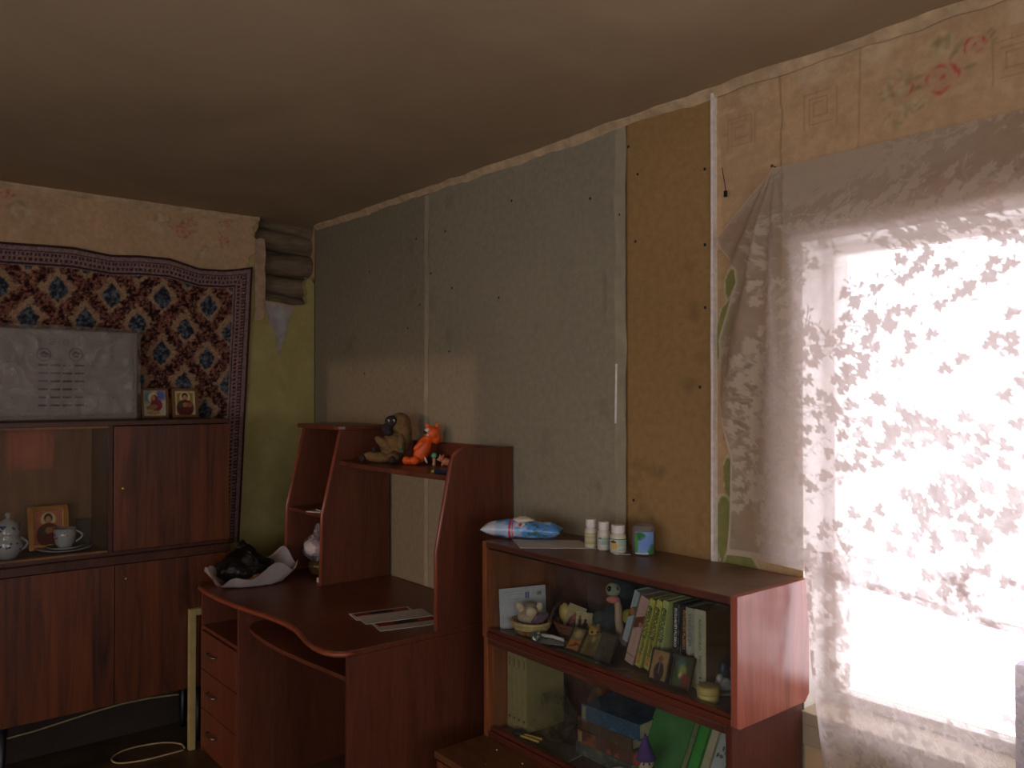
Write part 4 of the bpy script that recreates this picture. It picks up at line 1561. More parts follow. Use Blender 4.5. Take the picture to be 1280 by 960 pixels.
MB().ball((.054, -.05, .055), (.008, .004, .006), 8, 6).ball((.060, -.049, .063), (.004, .003, .009), 8, 6).build('bow', plain('green_ribbon', (60, 92, 60), .5, .2), mk, local=True, smooth=True)

ct = thing('toy_cat', 'orange rubber toy cat leaning back beside the plush monkey', 'toy', (1.238, -.108, TZ), (0, 0, CAMYAW))
b_ = MB()
b_.ball((.0, 0, .062), (.034, .032, .062), 20, 14, (0, .38, 0))
b_.ball((.042, 0, .133), (.034, .034, .030), 20, 14, (0, .3, 0))
b_.ball((-.045, -.008, .016), (.034, .020, .016), 16, 10)
b_.ball((-.068, -.012, .018), (.016, .016, .018), 14, 10)
b_.ball((-.03, -.028, .018), (.022, .016, .018), 14, 10)
b_.ball((.058, .004, .112), (.022, .026, .026), 14, 10)
b_.ball((-.012, -.024, .082), (.012, .012, .030), 12, 8, (0, .9, 0))
b_.ball((.020, .0, .164), (.010, .007, .013), 10, 8, (0, -.3, 0))
b_.ball((.060, .0, .162), (.010, .007, .015), 10, 8, (0, .3, 0))
b_.build('body', M['orange'], ct, local=True, voxel=.003)
MB().ball((.022, -.024, .147), (.012, .008, .009), 12, 8, (0, -.4, 0)).build('eye', M['eye_white'], ct, local=True, smooth=True)
MB().ball((.013, -.028, .137), (.008, .008, .007), 12, 8).build('nose', M['eye_black'], ct, local=True, smooth=True)
MB().ball((.026, -.032, .126), (.006, .005, .006), 10, 8).build('white_patch', M['eye_white'], ct, local=True, smooth=True)
MB().ball((.017, -.03, .022), (.005, .006, .016), 10, 8, (0, -.4, 0)).build('white_patch', M['eye_white'], ct, local=True, smooth=True)

fg = thing('toy_figure', 'tiny pale toy figure with green hair beside the toy cat', 'toy', (1.292, -.085, TZ))
MB().lathe([(.009, 0), (.009, .004), (.006, .01), (.007, .024), (.005, .03)], (1.292, -.085, TZ), 12).build('body', plain('pale_pink_rubber', (198, 160, 130), .6, .05), fg, smooth=True)
MB().ball((1.292, -.085, TZ + .040), (.012, .012, .011), 14, 10).build('hair', plain('mint_green_rubber', (96, 186, 128), .6, .08), fg, smooth=True)
pg = thing('toy_pig', 'small pink rubber pig near the hutch side panel', 'toy', (1.355, -.075, TZ), (0, 0, CAMYAW))
b_ = MB()
b_.ball((.006, 0, .017), (.021, .015, .016), 16, 10)
b_.ball((-.014, -.002, .030), (.014, .013, .013), 14, 10)
b_.ball((-.027, -.004, .027), (.006, .006, .005), 10, 8)
b_.ball((-.02, 0, .043), (.004, .003, .006), 8, 6)
b_.ball((-.006, 0, .043), (.004, .003, .006), 8, 6)
b_.ball((-.01, -.01, .006), (.006, .006, .007), 8, 6)
b_.ball((.016, -.01, .006), (.006, .006, .007), 8, 6)
b_.build('body', plain('pink_rubber', (206, 138, 108), .55, .06), pg, local=True, voxel=.002)
cr = thing('wax_crayon', 'dark blue crayon with a yellow tip lying at the shelf edge', 'crayon', (1.615, -.275, TZ + .0075), (0, 0, .15))
MB().tube([(-.03, 0, 0), (.06, 0, 0)], .0075, 10).build('barrel', plain('navy_wrapper', (32, 40, 72), .5, .2, 60), cr, local=True)
MB().tube([(-.03, 0, 0), (-.035, 0, 0), (-.05, 0, -.002), (-.053, 0, -.003)], [.0065, .006, .0035, .001], 10).build('tip', plain('yellow_wax', (220, 186, 76), .5, .05), cr, local=True)
# ------------------------------------------------------------------ stacked shelf units
def shelf_unit(name, label, x0, x1, y0, y1, z0, z1, t, end_mat, glass_y, black_rail):
    u = thing(name, label, 'shelf unit', ((x0 + x1) / 2, (y0 + y1) / 2, z0))
    C_ = M['book_case']
    B(x0 + t, x1 - t, y0, y1, z1 - t, z1).build('top_panel', M['dusty_top'], u, bevel=.002)
    B(x0 + t, x1 - t, y0 + .004, y1, z0, z0 + t).build('bottom_panel', C_, u, bevel=.002)
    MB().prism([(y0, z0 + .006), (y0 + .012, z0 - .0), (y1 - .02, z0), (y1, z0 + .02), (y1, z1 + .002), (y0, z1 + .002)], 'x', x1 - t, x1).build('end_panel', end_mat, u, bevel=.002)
    B(x0, x0 + t, y0, y1, z0, z1).build('end_panel', M['book_in'], u, bevel=.002)
    B(x0 + t, x1 - t, y1 - .006, y1, z0 + t, z1 - t).build('back_panel', M['book_back'], u)
    B(x0 + t, x1 - t, glass_y - .006, glass_y + .016, z0 + t, z0 + t + .012).build('glass_track', M['book_case'], u, bevel=.002)
    xm = (x0 + x1) / 2
    for i, (a, b) in enumerate(((x0 + t + .001, xm + .02), (xm - .02, x1 - t - .001))):
        B(a, b, glass_y + .008 * (1 - i), glass_y + .004 + .008 * (1 - i), z0 + t + .005, z1 - t - .003).build('glass_pane', M['shelf_glass'], u)
    if black_rail:
        B(x0 + t, x1 - t, glass_y - .004, glass_y + .014, z1 - t - .008, z1 - t).build('top_track', M['black'], u)
    return u


UX0, UX1 = 1.94, 2.962
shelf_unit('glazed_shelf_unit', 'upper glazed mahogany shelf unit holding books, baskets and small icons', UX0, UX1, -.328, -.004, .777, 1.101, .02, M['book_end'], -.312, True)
shelf_unit('glazed_shelf_unit', 'lower glazed mahogany shelf unit with stacked books and green folders', UX0 - .004, UX1 - .022, -.318, -.004, .4405, .774, .02, M['shaded_end'], -.300, False)
bc = thing('base_cabinet', 'deeper walnut base cabinet carrying the two glazed shelf units', 'cabinet', (2.44, -.26, 0))
B(UX0 - .008, UX1 - .01, -.518, -.004, .418, .440).build('top_panel', M['base_top'], bc, bevel=.003)
B(UX0, UX1 - .02, -.500, -.010, .06, .418).build('body', M['book_case'], bc)
for i in range(2):
    d = B(UX0 + .004 + .5 * i, UX0 + .498 + .5 * i, -.516, -.501, .07, .412).build('door', M['book_in'], bc, bevel=.002)
    MB().ball((UX0 + .45 + .10 * i, -.522, .26), .01, 12, 8).build('knob', M['brass'], d, smooth=True)
B(UX0 + .02, UX1 - .04, -.48, -.03, 0, .06).build('plinth', M['black'], bc)
crumbs = MB()
for (x, y, r) in ((2.235, -.38, .006), (2.06, -.36, .003), (2.19, -.36, .003), (2.32, -.37, .004), (2.12, -.45, .002)):
    crumbs.ball((x, y, .441 + r * .6), (r, r * .8, r * .6), 8, 5)
tag(crumbs.build('crumbs', M['paper'], kind='stuff'), 'white crumbs scattered on the base cabinet top', 'crumbs', kind='stuff')

# ------------------------------------------------------------------ on top of the upper unit
TOPZ_ = 1.1012
sheet = MB()
n0 = 12


def shp(u, v):
    x = 1.985 + .145 * v + .17 * u
    y = -.235 - .085 * v + .155 * u + .03 * u * v
    return x, y, TOPZ_ + .0012 + .003 * max(0, mnoise.noise((x * 11, y * 11, 0)))


o = MB().grid(shp, 20, 12).build('paper_sheet', M['paper'], solid=.0012)
tag(o, 'flat sheet of pale paper on the shelf unit under the wipes', 'paper')
# wet wipes packet: crimped pillow pack
WW = .275
cv = Canvas(WW, .26, .004, (84, 150, 214))
U_, V_ = cv.U, cv.V
cv.mix((fbm(U_, V_, 5, 61) - .05) * 6, (206, 216, 226), .75)
cv.mix((.20 - U_) * 30, (214, 220, 224))
cv.rect(.36, .385, 0, 1, (206, 40, 52))
cv.rect(.40, .42, 0, 1, (214, 44, 56))
cv.rect(.14, .2, .4, .55, (204, 44, 74))
cv.ell(.50, .26, .055, .055, (226, 226, 226))
cv.rect(.488, .512, .22, .30, (210, 34, 40))
cv.rect(.465, .535, .25, .27, (210, 34, 40))
cv.mix(((U_ > .56) & (U_ < .85)) * (fbm(U_, V_, 26, 67) - .1) * 6, (60, 90, 70), .8)
cv.rect(.56, .66, .30, .40, (40, 70, 60), .6)


def wipes(X, Y):
    u, v = X / WW, Y / .26
    a = v * 2 * PI - .9
    t = np.clip(np.minimum(u, 1 - u) / .20, 0, 1) ** .55
    rz = .003 + .027 * t * (1 + .10 * np.sin(u * 23))
    ry = .040 + .006 * (1 - t)
    y = -np.cos(a) * ry
    z = np.sin(a) * rz + .0295
    z = z + .004 * fbm(u, v, 8, 62) * t
    x = X - WW / 2
    return x, y, np.maximum(z, .0006)


wp = thing('wet_wipes_packet', 'crumpled blue and white wet wipes packet with a red cross', 'packet', (2.005, -.205, TOPZ_ + .004), (0, 0, math.radians(36)))
cv.build('wrapper', M['attr_gloss'], wp, pos=wipes, smooth=True)
o = MB().ball((.0, .012, .058), (.045, .028, .013), 22, 12).build('tissue', plain('pale_tissue', (214, 204, 182), .9, .05), wp, local=True, smooth=True)
crumple(o, .006, 40)


def pill_bottle(label, x, y, r, h, lab, seed):
    p = thing('pill_bottle', label, 'bottle', (x, y, TOPZ_), group='white pill bottles on the shelf unit')
    bh = h * .70
    MB().lathe([(r * .9, 0), (r, .004), (r, bh - .012), (r * .93, bh - .004), (r * .7, bh), (r * .7, bh + .004)], (x, y, TOPZ_), 28).build('body', M['bottle'], p, smooth=True)
    MB().lathe([(r * .80, bh + .002), (r * .82, bh + .005), (r * .82, h - .003), (r * .76, h)], (x, y, TOPZ_), 36, fn=lambda rr, z, a: rr * (1 + .012 * math.cos(a * 18))).build('cap', M['cap'], p)
    c = Canvas(2 * PI * r, bh * .62, .002, lab[0])
    c.speck(.02)
    lab[1](c)
    c.build('label', M['attr'], p, pos=lambda X, Y: ((r + .0005) * np.sin(X / r - PI + CAMYAW * 0 + .75) * -1 * -1, -(r + .0005) * np.cos(X / r - PI + .75), bh * .14 + Y), smooth=True)
    return p


M['bottle'] = plain('white_bottle_plastic', (208, 200, 180), .35, .03)
M['cap'] = plain('white_cap_plastic', (222, 214, 204), .4, .03)


def lab_a(c):
    for v in (.12, .2, .3, .62, .95):
        c.rect(0, 1, v, v + .04, (160, 150, 100), .6)


def lab_b(c):
    c.rect(.45, .75, .30, .8, (168, 190, 160))
    for k in range(8):
        c.rect(.3, .78, .12 + k * .09, .14 + k * .09, (130, 150, 130), .5)
    c.rect(.36, .44, .72, .82, (60, 70, 50))


def lab_c(c):
    c.ell(.42, .45, .07, .32, (220, 172, 90))
    c.ell(.40, .75, .07, .1, (60, 74, 40))
    c.rect(.5, .75, .0, 1, (190, 204, 180))
    for k in range(10):
        c.rect(.51, .74, .05 + k * .09, .08 + k * .09, (150, 170, 140), .6)
    c.rect(0, 1, .93, 1, (84, 120, 90))


pill_bottle('white pill bottle with cream label, farthest left of the three', 2.262, -.130, .0205, .092, ((206, 196, 150), lab_a), 1)
pill_bottle('white pill bottle with pale green label, middle of the three', 2.318, -.128, .0210, .090, ((206, 208, 196), lab_b), 2)
pill_bottle('squat white pill bottle with orange pictured label next to the clear tub', 2.380, -.128, .0255, .087, ((208, 206, 188), lab_c), 3)
tb = thing('cotton_bud_tub', 'clear plastic tub of cotton buds with a blue and green label', 'tub', (2.447, -.085, TOPZ_))
M['tub'] = film('clear_tub_plastic', (232, 228, 224), .20, .1, wrinkle=.02, ws=5, body=(190, 182, 176))
MB().lathe([(.034, 0), (.037, .003), (.037, .088), (.034, .093), (.032, .092), (.035, .086), (.035, .005), (.01, .004)], (2.447, -.085, TOPZ_), 36).build('tub', M['tub'], tb, smooth=True)
c = Canvas(.062, .068, .0025, (128, 168, 214))
c.speck(.03)
c.ell(.25, .8, .3, .18, (52, 120, 60))
c.ell(.9, .15, .25, .3, (60, 130, 60))
c.ell(.05, .4, .12, .5, (84, 160, 74))
c.ell(.55, .45, .3, .3, (120, 150, 214), soft=.8)
c.rect(0, .7, 0, .06, (220, 216, 214))
c.build('label', M['attr'], tb, pos=lambda X, Y: (.0378 * np.sin(X / .0378 + .0), -.0378 * np.cos(X / .0378 + .0), .006 + Y), smooth=True)
bu = MB()
for k in range(26):
    a, r = k * 2.4, .027 * math.sqrt((k + .5) / 26)
    bu.tube([(2.447 + r * math.cos(a), -.085 + r * math.sin(a), TOPZ_ + .005), (2.447 + r * 1.05 * math.cos(a), -.085 + r * 1.05 * math.sin(a), TOPZ_ + .012), (2.447 + r * math.cos(a), -.085 + r * math.sin(a), TOPZ_ + .06)], [.002, .001, .002], 5)
bu.build('cotton_buds', M['paper'], tb, kind='stuff')
o = MB().tube([(2.395, -.163, TOPZ_ + .003), (2.402, -.158, TOPZ_ + .003), (2.408, -.154, TOPZ_ + .0025), (2.436, -.132, TOPZ_ + .0025)], [.002, .0032, .0015, .0013], 8).build('cotton_bud', M['paper'], smooth=True)
tag(o, 'loose cotton bud lying in front of the clear tub', 'cotton bud')

# ------------------------------------------------------------------ books
INK = {k: plain('ink_' + k, c, .7, .03) for k, c in dict(green=(52, 74, 40), red=(190, 60, 36), white=(206, 204, 196), orange=(206, 134, 60), grey=(122, 116, 108), brown=(96, 54, 44)).items()}


def book(label, loc, t, h, d, lean=0.0, yaw=0.0, col=(200, 200, 200), spine=None, texts=(), group='books standing in the upper shelf unit', cover=None, name='book'):
    """spine faces local -y; lean tips the top towards +x"""
    p = thing(name, label, 'book', loc, (0, lean, yaw), group)
    cm = cover or plain('book_cover', col, .5, .06)
    c_ = MB().box(-t / 2, -t / 2 + .0022, 0, d, 0, h).box(t / 2 - .0022, t / 2, 0, d, 0, h).box(-t / 2 + .0022, t / 2 - .0022, 0, .0022, 0, h)
    c_.build('cover', cm, p, local=True, bevel=.0006)
    B(-t / 2 + .0022, t / 2 - .0022, .0022, d - .004, .003, h - .004).build('pages', M['pages'], p, local=True)
    if spine:
        cv = Canvas(t * .98, h * .995, .0022, col)
        spine(cv)
        cv.build('spine', M['attr'], p, loc=(0, -.0005, 0))
    for (s, size, z, ink) in texts:
        lettering(s, size, INK[ink], p, (0, -.0012, z), (PI / 2, -PI / 2, 0))
    return p


BZ = .7972


def lean_loc(xb, zb_=BZ, t=.02, lean=0.0):
    """x of base centre so that the lower corner of a leaning book touches the shelf"""
    return xb, zb_ + abs(math.sin(lean)) * t / 2


def sp_blue(c):
    c.speck(.02)
    c.mix((np.abs(c.V - .60 - (c.U - .5) * .1) < .09).astype(float), (120, 72, 36))
    c.ell(.5, .6, .4, .07, (176, 120, 60))
    c.rect(.4, .6, .72, .92, (150, 160, 160), .4)


def sp_pink(c):
    c.speck(.02)
    c.mix((np.abs(c.V - .63 - (c.U - .5) * .1) < .08).astype(float), (112, 52, 36))
    c.rect(0, 1, .12, .13, (80, 40, 30))
    c.ell(.75, .6, .2, .04, (180, 120, 90))
    c.rect(.42, .58, .2, .5, (180, 140, 124), .5)


def sp_yellow(c):
    c.speck(.03)
    c.mix((c.V > .72) * 1.0, (196, 194, 110), .5)
    c.ell(1, .5, .3, .3, (150, 160, 80), k=.5, soft=.8)


def sp_black(c):
    c.speck(.1)
    c.mix((c.U > .8) * (fbm(c.U * 3, c.V * 20, 1, 5) > 0) * 1.0, (120, 150, 156), .7)
    c.rect(0, 1, 0, .06, (170, 176, 176))


def sp_multi(c):
    c.speck(.03)
    c.mix((.46 + .08 * fbm(c.U * 3, c.V * 3, 2, 9) - c.V) * 20, (122, 84, 84))
    c.mix((.22 + .1 * fbm(c.U * 3, c.V * 3, 3, 12) - c.V) * 20, (178, 172, 70))
    c.ell(.3, .5, .3, .1, (190, 186, 170), soft=.8)


def sp_cream(c):
    c.speck(.02)
    c.rect(.4, .6, .05, .07, (70, 64, 60))
    c.rect(.4, .6, .10, .12, (70, 64, 60))
    c.rect(.4, .6, .15, .17, (70, 64, 60))


# slanting books: top tips to the right (+x)
ln_ = math.radians(18)
SL = [('pale blue book with a brown band, leftmost of the slanting books', .021, .165, 2.470, (176, 186, 188), sp_blue, (), .045, .03),
      ('pink book with a brown band leaning beside the pale blue book', .024, .215, 2.497, (200, 160, 146), sp_pink, (), .0, .0)]
by = -.215
o = book(SL[0][0], (2.4695, by + .02, BZ + .062), .021, .165, .12, ln_, 0, SL[0][4], sp_blue)
o = book(SL[1][0], (2.5025, by, BZ + .009), .032, .215, .15, ln_, 0, SL[1][4], sp_pink)
# a closed box of cards carries the short blue book
tag(B(2.452, 2.474, by + .045, by + .13, BZ, BZ + .058).build('card_box', plain('brown_card', (70, 48, 34), .8, .1), bevel=.001), 'small dark box under the pale blue slanting book', 'box')
YT = (('ЗДОРОВЬЯ', .0185, .142, 'green'), ('Рецепты', .0145, .072, 'green'), ('ЗОЖ', .014, .026, 'red'))
for i, (x, lean, lb) in enumerate(((2.538, 16, 'yellow health book leaning next to the pink book'), (2.572, 14, 'yellow health book between two other yellow health books'), (2.609, 10, 'yellow health book next to the black slim books, partly behind the portrait icon'))):
    L = math.radians(lean)
    book(lb, (x, by, BZ + .0065), .0195, .215, .14, L, 0, (206, 196, 92) if i < 2 else (200, 204, 130), sp_yellow, YT)
for i, (x, lb) in enumerate(((2.668, 'slim black book with thin white and orange lettering next to the yellow books'), (2.698, 'slim black book with thin lettering next to the grey pictured book'))):
    book(lb, (x, by + .012, BZ + .062), .022, .152, .10, math.radians(2), 0, (30, 28, 28), sp_black, (('СОВЕТЫ ЦЕЛИТЕЛЯ', .011, .085, 'white' if i == 0 else 'orange'),))
book('thick grey book lying under the two slim black books', (2.683, by + .018, BZ + .031), .062, .064, .11, 0, 0, (112, 104, 110), lambda c: (c.speck(.08), c.mix((fbm(c.U, c.V, 4, 3)) * 4, (70, 50, 74), .7)))
book('pictured book with grey and yellow spine next to the cream book', (2.7305, by, BZ), .030, .215, .14, 0, 0, (176, 172, 152), sp_multi, (('МЕДИЦИНА', .015, .155, 'grey'),))
book('cream book with small grey lettering, rightmost of the upright books', (2.766, by - .002, BZ), .038, .218, .14, 0, 0, (196, 190, 158), sp_cream, (('СПРАВОЧНИК', .012, .150, 'grey'), ('ЗДОРОВЬЕ', .011, .065, 'grey')), cover=plain('tan_cover', (116, 88, 52), .5, .08))

# ------------------------------------------------------------------ other things in the upper unit
def letterprint(c):
    c.speck(.015)
    c.rect(.56, .64, .72, .88, (108, 104, 168))
    c.rect(.58, .60, .75, .86, (190, 188, 206))
    c.rect(.82, .92, .76, .88, (150, 168, 160))
    c.rect(.84, .90, .80, .83, (80, 90, 90))
    for k in range(5):
        c.rect(.12 + .04 * (k % 2), .5, .9 - k * .06, .915 - k * .06, (160, 166, 180), .5)
    c.rect(.7, .78, .80, .84, (170, 160, 170), .6)


card('printed_letter', 'white printed letter standing against the end of the shelf unit', 'letter', (2.002, -.195, BZ + .001), (math.radians(-5), 0, math.radians(74)),   .175, .135, .0016, (206, 206, 208), letterprint)


def basket(name, label, c, rx, ry, h, m1, m2, nrow, tilt=(0, 0, 0), rim=.006, flare=.72):
    p = thing(name, label, 'basket', c, tilt)
    nst = 26
    for r in range(nrow):
        z = .005 + (h - .008) * r / (nrow - 1)
        k = flare + (1 - flare) * (r / (nrow - 1)) ** .7
        pts = []
        for i in range(nst * 4):
            a = 2 * PI * i / (nst * 4)
            w = 1 + .022 * math.cos(a * nst / 2 + PI * r)
            pts.append((rx * k * w * math.cos(a), ry * k * w * math.sin(a), z))
        MB().tube(pts, (h / nrow) * .62, 6, True).build('woven_row', m1 if (r % nrow) not in (1, 2) else m2, p, local=True, smooth=True)
    st = MB()
    for i in range(nst):
        a = 2 * PI * (i + .5) / nst
        st.tube([(rx * (flare + (1 - flare) * t ** .7) * math.cos(a), ry * (flare + (1 - flare) * t ** .7) * math.sin(a), h * t) for t in (.08, .3, .6, 1)], .0018, 5)
    st.build('stakes', m2, p, local=True)
    pts = [(rx * 1.03 * math.cos(2 * PI * i / 48), ry * 1.03 * math.sin(2 * PI * i / 48), h + .002 * math.sin(i * 3)) for i in range(48)]
    MB().tube(pts, rim, 8, True).build('rim', m1, p, local=True, smooth=True)
    MB().lathe([(.001, 0), (1, 0), (1, .004), (.001, .004)], n=30, sx=rx * flare, sy=ry * flare).build('base', m2, p, local=True)
    return p


M['straw'] = plain('light_straw', (196, 168, 108), .7, .12, 60)
M['straw2'] = plain('brown_straw', (142, 100, 56), .7, .14, 60)
M['wick'] = plain('brown_wicker', (104, 62, 34), .6, .16, 60)
M['wick2'] = plain('dark_wicker', (78, 44, 26), .6, .16, 60)
basket('straw_basket', 'light woven straw basket holding a cream ornament, in front of the letter', (2.072, -.222, BZ), .067, .062, .042, M['straw'], M['straw2'], 6)
tn = thing('shell_ornament', 'cream shell-like ornament sitting in the straw basket', 'ornament', (2.058, -.218, BZ + .008), (0, 0, CAMYAW))
M['shell'] = plain('cream_bisque', (206, 184, 150), .5, .08, 30)
o = MB()
o.ball((0, 0, .040), (.040, .036, .034), 22, 14)
o.ball((.004, -.012, .066), (.024, .022, .022), 22, 14)
o.build('body', plain('beige_bisque', (168, 148, 124), .6, .12, 50, bump=.4, bs=160), tn, local=True, voxel=.0028)
MB().ball((.006, -.026, .066), (.019, .013, .018), 18, 12).build('muzzle', M['shell'], tn, local=True, smooth=True)
for sx in (-1, 1):
    MB().ball((sx * .031, -.004, .076), (.013, .009, .018), 16, 10, (0, sx * .5, 0)).build('ear', M['shell'], tn, local=True, smooth=True)
MB().ball((.004, -.008, .088), (.022, .016, .010), 16, 10).build('crown', plain('grey_bisque', (128, 112, 92), .6, .15, 50), tn, local=True, smooth=True)
o = MB().prism([(-.03, 0), (-.008, .026), (.026, .034), (.034, .026), (.006, -.004), (-.018, -.01)], 'y', -.012, .012).build('foil_packet', plain('purple_foil', (92, 66, 84), .3, .3, 60), local=True, bevel=.004)
o.location, o.rotation_euler = (2.106, -.215, BZ + .044), (0, 0, CAMYAW)
tag(o, 'dark purple shiny packet lying in the straw basket', 'packet')

basket('wicker_basket', 'dark brown wicker basket with picture cards, behind the straw basket', (2.216, -.135, BZ), .084, .070, .050, M['wick'], M['wick2'], 6, (0, 0, .2))
o = MB().ball((0, 0, 0), (.026, .020, .036), 20, 14).build('yellow_gourd', plain('yellow_gourd_skin', (190, 164, 84), .5, .1, 40), local=True, smooth=True)
o.location, o.rotation_euler = (2.146, -.132, BZ + .066), (0, -.3, 0)
tag(o, 'yellow ribbed gourd-like ornament standing in the wicker basket', 'ornament')
hp = [(2.135 + .01 * math.cos(t * PI / 10), -.14 + .06 * math.cos(PI + t * PI / 10), BZ + .052 + .05 * math.sin(t * PI / 10)) for t in range(11)]
o = MB().tube(hp, .005, 8).build('basket_handle', M['wick2'], bpy.data.objects['wicker_basket'], smooth=True)
o.rotation_euler = (0, 0, -.2)
YW = math.radians(24)
card('picture_card', 'picture card of a robed figure tilted in the wicker basket', 'card', (2.188, -.155, BZ + .006), (math.radians(-14), math.radians(14), YW), .062, .092, .002, (176, 160, 110), icon_robe)
card('picture_card', 'pale picture card with three dark figures in the wicker basket', 'card', (2.232, -.140, BZ + .006), (math.radians(-14), 0, YW), .056, .080, .002, (198, 178, 126), icon_group)
card('picture_card', 'plain olive card at the right end of the wicker basket', 'card', (2.268, -.120, BZ + .006), (math.radians(-14), 0, YW), .036, .076, .002, (140, 124, 80), lambda c: c.speck(.06))

# dark plush with pale muzzle
pm = thing('plush_animal', 'dark plush animal with pale green muzzle, pink mouth and long arm', 'toy', (2.362, -.120, BZ + .001), (0, 0, CAMYAW))
M['plush_navy'] = plain('blackish_plush', (44, 50, 54), .95, .25, 50, bump=.8, bs=240)
o = MB()
o.ball((.012, .012, .075), (.058, .050, .075), 22, 16)
o.ball((.024, .004, .172), (.050, .046, .048), 22, 16)
o.ball((-.040, .004, .085), (.036, .026, .028), 16, 10, (0, .5, 0))
o.build('body', M['plush_navy'], pm, local=True, voxel=.004)
MB().ball((-.012, -.032, .190), (.024, .020, .022), 18, 12).build('muzzle', plain('grey_green_plush', (150, 158, 128), .9, .1, 50), pm, local=True, smooth=True)
for q, r_ in (((-.026, -.046, .196), (.007, .006, .009)), ((-.001, -.050, .198), (.0025, .003, .006))):
    MB().ball(q, r_, 10, 8).build('eye', M['eye_black'], pm, local=True, smooth=True)
MB().ball((-.014, -.050, .164), (.022, .014, .012), 16, 10).build('mouth', plain('pink_plush', (206, 126, 112), .85, .06), pm, local=True, smooth=True)
MB().tube([(-.002, -.050, .158), (.002, -.054, .14), (.002, -.056, .10), (.008, -.056, .062), (.024, -.052, .036), (.045, -.046, .026)], [.010, .012, .012, .014, .017, .014], 12).build('arm', plain('beige_plush', (186, 150, 126), .9, .08), pm, local=True, smooth=True)
MB().ball((.034, -.052, .112), (.023, .016, .023), 18, 12).build('yellow_ball', plain('mustard_plush', (166, 156, 58), .8, .08), pm, local=True, smooth=True)

og = thing('owl_figurine', 'small golden owl-like figurine in front of the dark plush animal', 'figurine', (2.352, -.205, BZ), (0, 0, CAMYAW))
o = MB()
o.ball((0, 0, .030), (.020, .018, .030), 18, 12)
o.ball((0, -.002, .066), (.019, .017, .017), 18, 12)
o.ball((-.012, 0, .082), (.005, .004, .008), 10, 8)
o.ball((.012, 0, .082), (.005, .004, .008), 10, 8)
o.build('body', plain('golden_glaze', (178, 132, 54), .4, .25, 50), og, local=True, voxel=.0025)
for sx in (-1, 1):
    MB().ball((sx * .008 - .001, -.018, .068), (.0035, .003, .004), 8, 6).build('eye', M['eye_black'], og, local=True, smooth=True)

# cards and small icons along the glass
YI = math.radians(4)
picture('small_icon', 'small icon with an orange lower half, leftmost by the glass', 'icon', (2.305, -.262, BZ + .002), (math.radians(-38), 0, YI), .056, .078, .008, .004, M['dark_wood'], (120, 110, 60), icon_orange)
picture('small_icon', 'gold relief icon, second from the left by the glass', 'icon', (2.372, -.262, BZ + .002), (math.radians(-38), 0, YI), .066, .082, .008, .003, M['dark_wood'], (130, 110, 54), icon_gold)
picture('small_icon', 'dark worn icon leaning in front of the slanting books', 'icon', (2.436, -.262, BZ + .002), (math.radians(-30), 0, YI), .060, .085, .008, .004, M['dark_wood'], (78, 68, 50), lambda c: c.speck(.15))
picture('portrait_icon', 'small framed icon of a man in dark robes in front of the yellow books', 'icon', (2.648, -.262, BZ + .002), (math.radians(-20), 0, YI), .062, .085, .008, .004, M['dark_wood'], (164, 128, 78), icon_man)
picture('portrait_icon', 'dark framed colourful icon in front of the cream book', 'icon', (2.728, -.264, BZ + .002), (math.radians(-20), 0, YI), .064, .088, .010, .004, M['dark_wood'], (74, 78, 50), icon_colour)
flat_sheet('printed_card', 'flat tan card lying by the glass under the pink book', 'card', 2.525, -.275, BZ + .0005, .07, .055, .5, (146, 130, 92), lambda c: (c.speck(.08), c.ell(.6, .6, .2, .1, (90, 70, 50), soft=.8)))
flat_sheet('printed_card', 'flat tan card lying by the glass left of the portrait icon', 'card', 2.590, -.275, BZ + .0005, .06, .06, .55, (140, 126, 90), lambda c: c.speck(.08))
o = B(-.085, .085, -.006, .006, 0, .008).build('green_ruler', plain('green_plastic', (84, 160, 78), .4, .05), local=True, bevel=.001)
o.location, o.rotation_euler = (2.352, -.285, BZ + .0005), (0, 0, .03)
tag(o, 'narrow bright green strip lying along the glass in front of the icons', 'ruler')
pk_ = thing('paper_packet', 'white plastic packet with a rolled stick lying between the baskets', 'packet', (2.200, -.248, BZ + .001), (0, 0, CAMYAW * .6))
o = MB().grid(lambda u, v: (-.05 + .10 * u, -.025 + .05 * v, .004 + .006 * abs(mnoise.noise((u * 4, v * 4, 1)))), 24, 14).build('packet', M['white_bag'], pk_, local=True, solid=.002, smooth=True)
MB().tube([(-.045, .018, .018), (.0, .012, .019), (.045, -.008, .017)], .006, 8).ball((-.05, .02, .017), .008, 10, 8).build('stick', M['paper'], pk_, local=True, smooth=True)
o = MB().ball((2.16, -.275, BZ + .02), (.016, .014, .014), 20, 12).build('foil_scrap', plain('grey_foil', (150, 150, 146), .3, .2, 30, metal=.6), smooth=True)
crumple(o, .012, 50, 8)
tag(o, 'crumpled scrap of grey foil between the two baskets', 'foil')
jr = thing('round_box', 'small round yellow lidded box at the right end by the glass', 'box', (2.826, -.262, BZ))
MB().lathe([(.026, 0), (.029, .004), (.029, .020), (.027, .021)], (2.826, -.262, BZ), 28).build('body', plain('yellowed_plastic', (196, 172, 92), .5, .06), jr, smooth=True)
MB().lathe([(.030, .021), (.031, .024), (.030, .038), (.026, .041), (.006, .0405)], (2.826, -.262, BZ), 28).build('lid', plain('yellow_plastic_lid', (190, 166, 90), .5, .06), jr, smooth=True)
sw = thing('bird_figurine', 'white and navy bird figurine behind the round yellow box', 'figurine', (2.822, -.190, BZ), (0, 0, CAMYAW))
M['navy'] = plain('navy_glaze', (34, 42, 66), .25, .15)
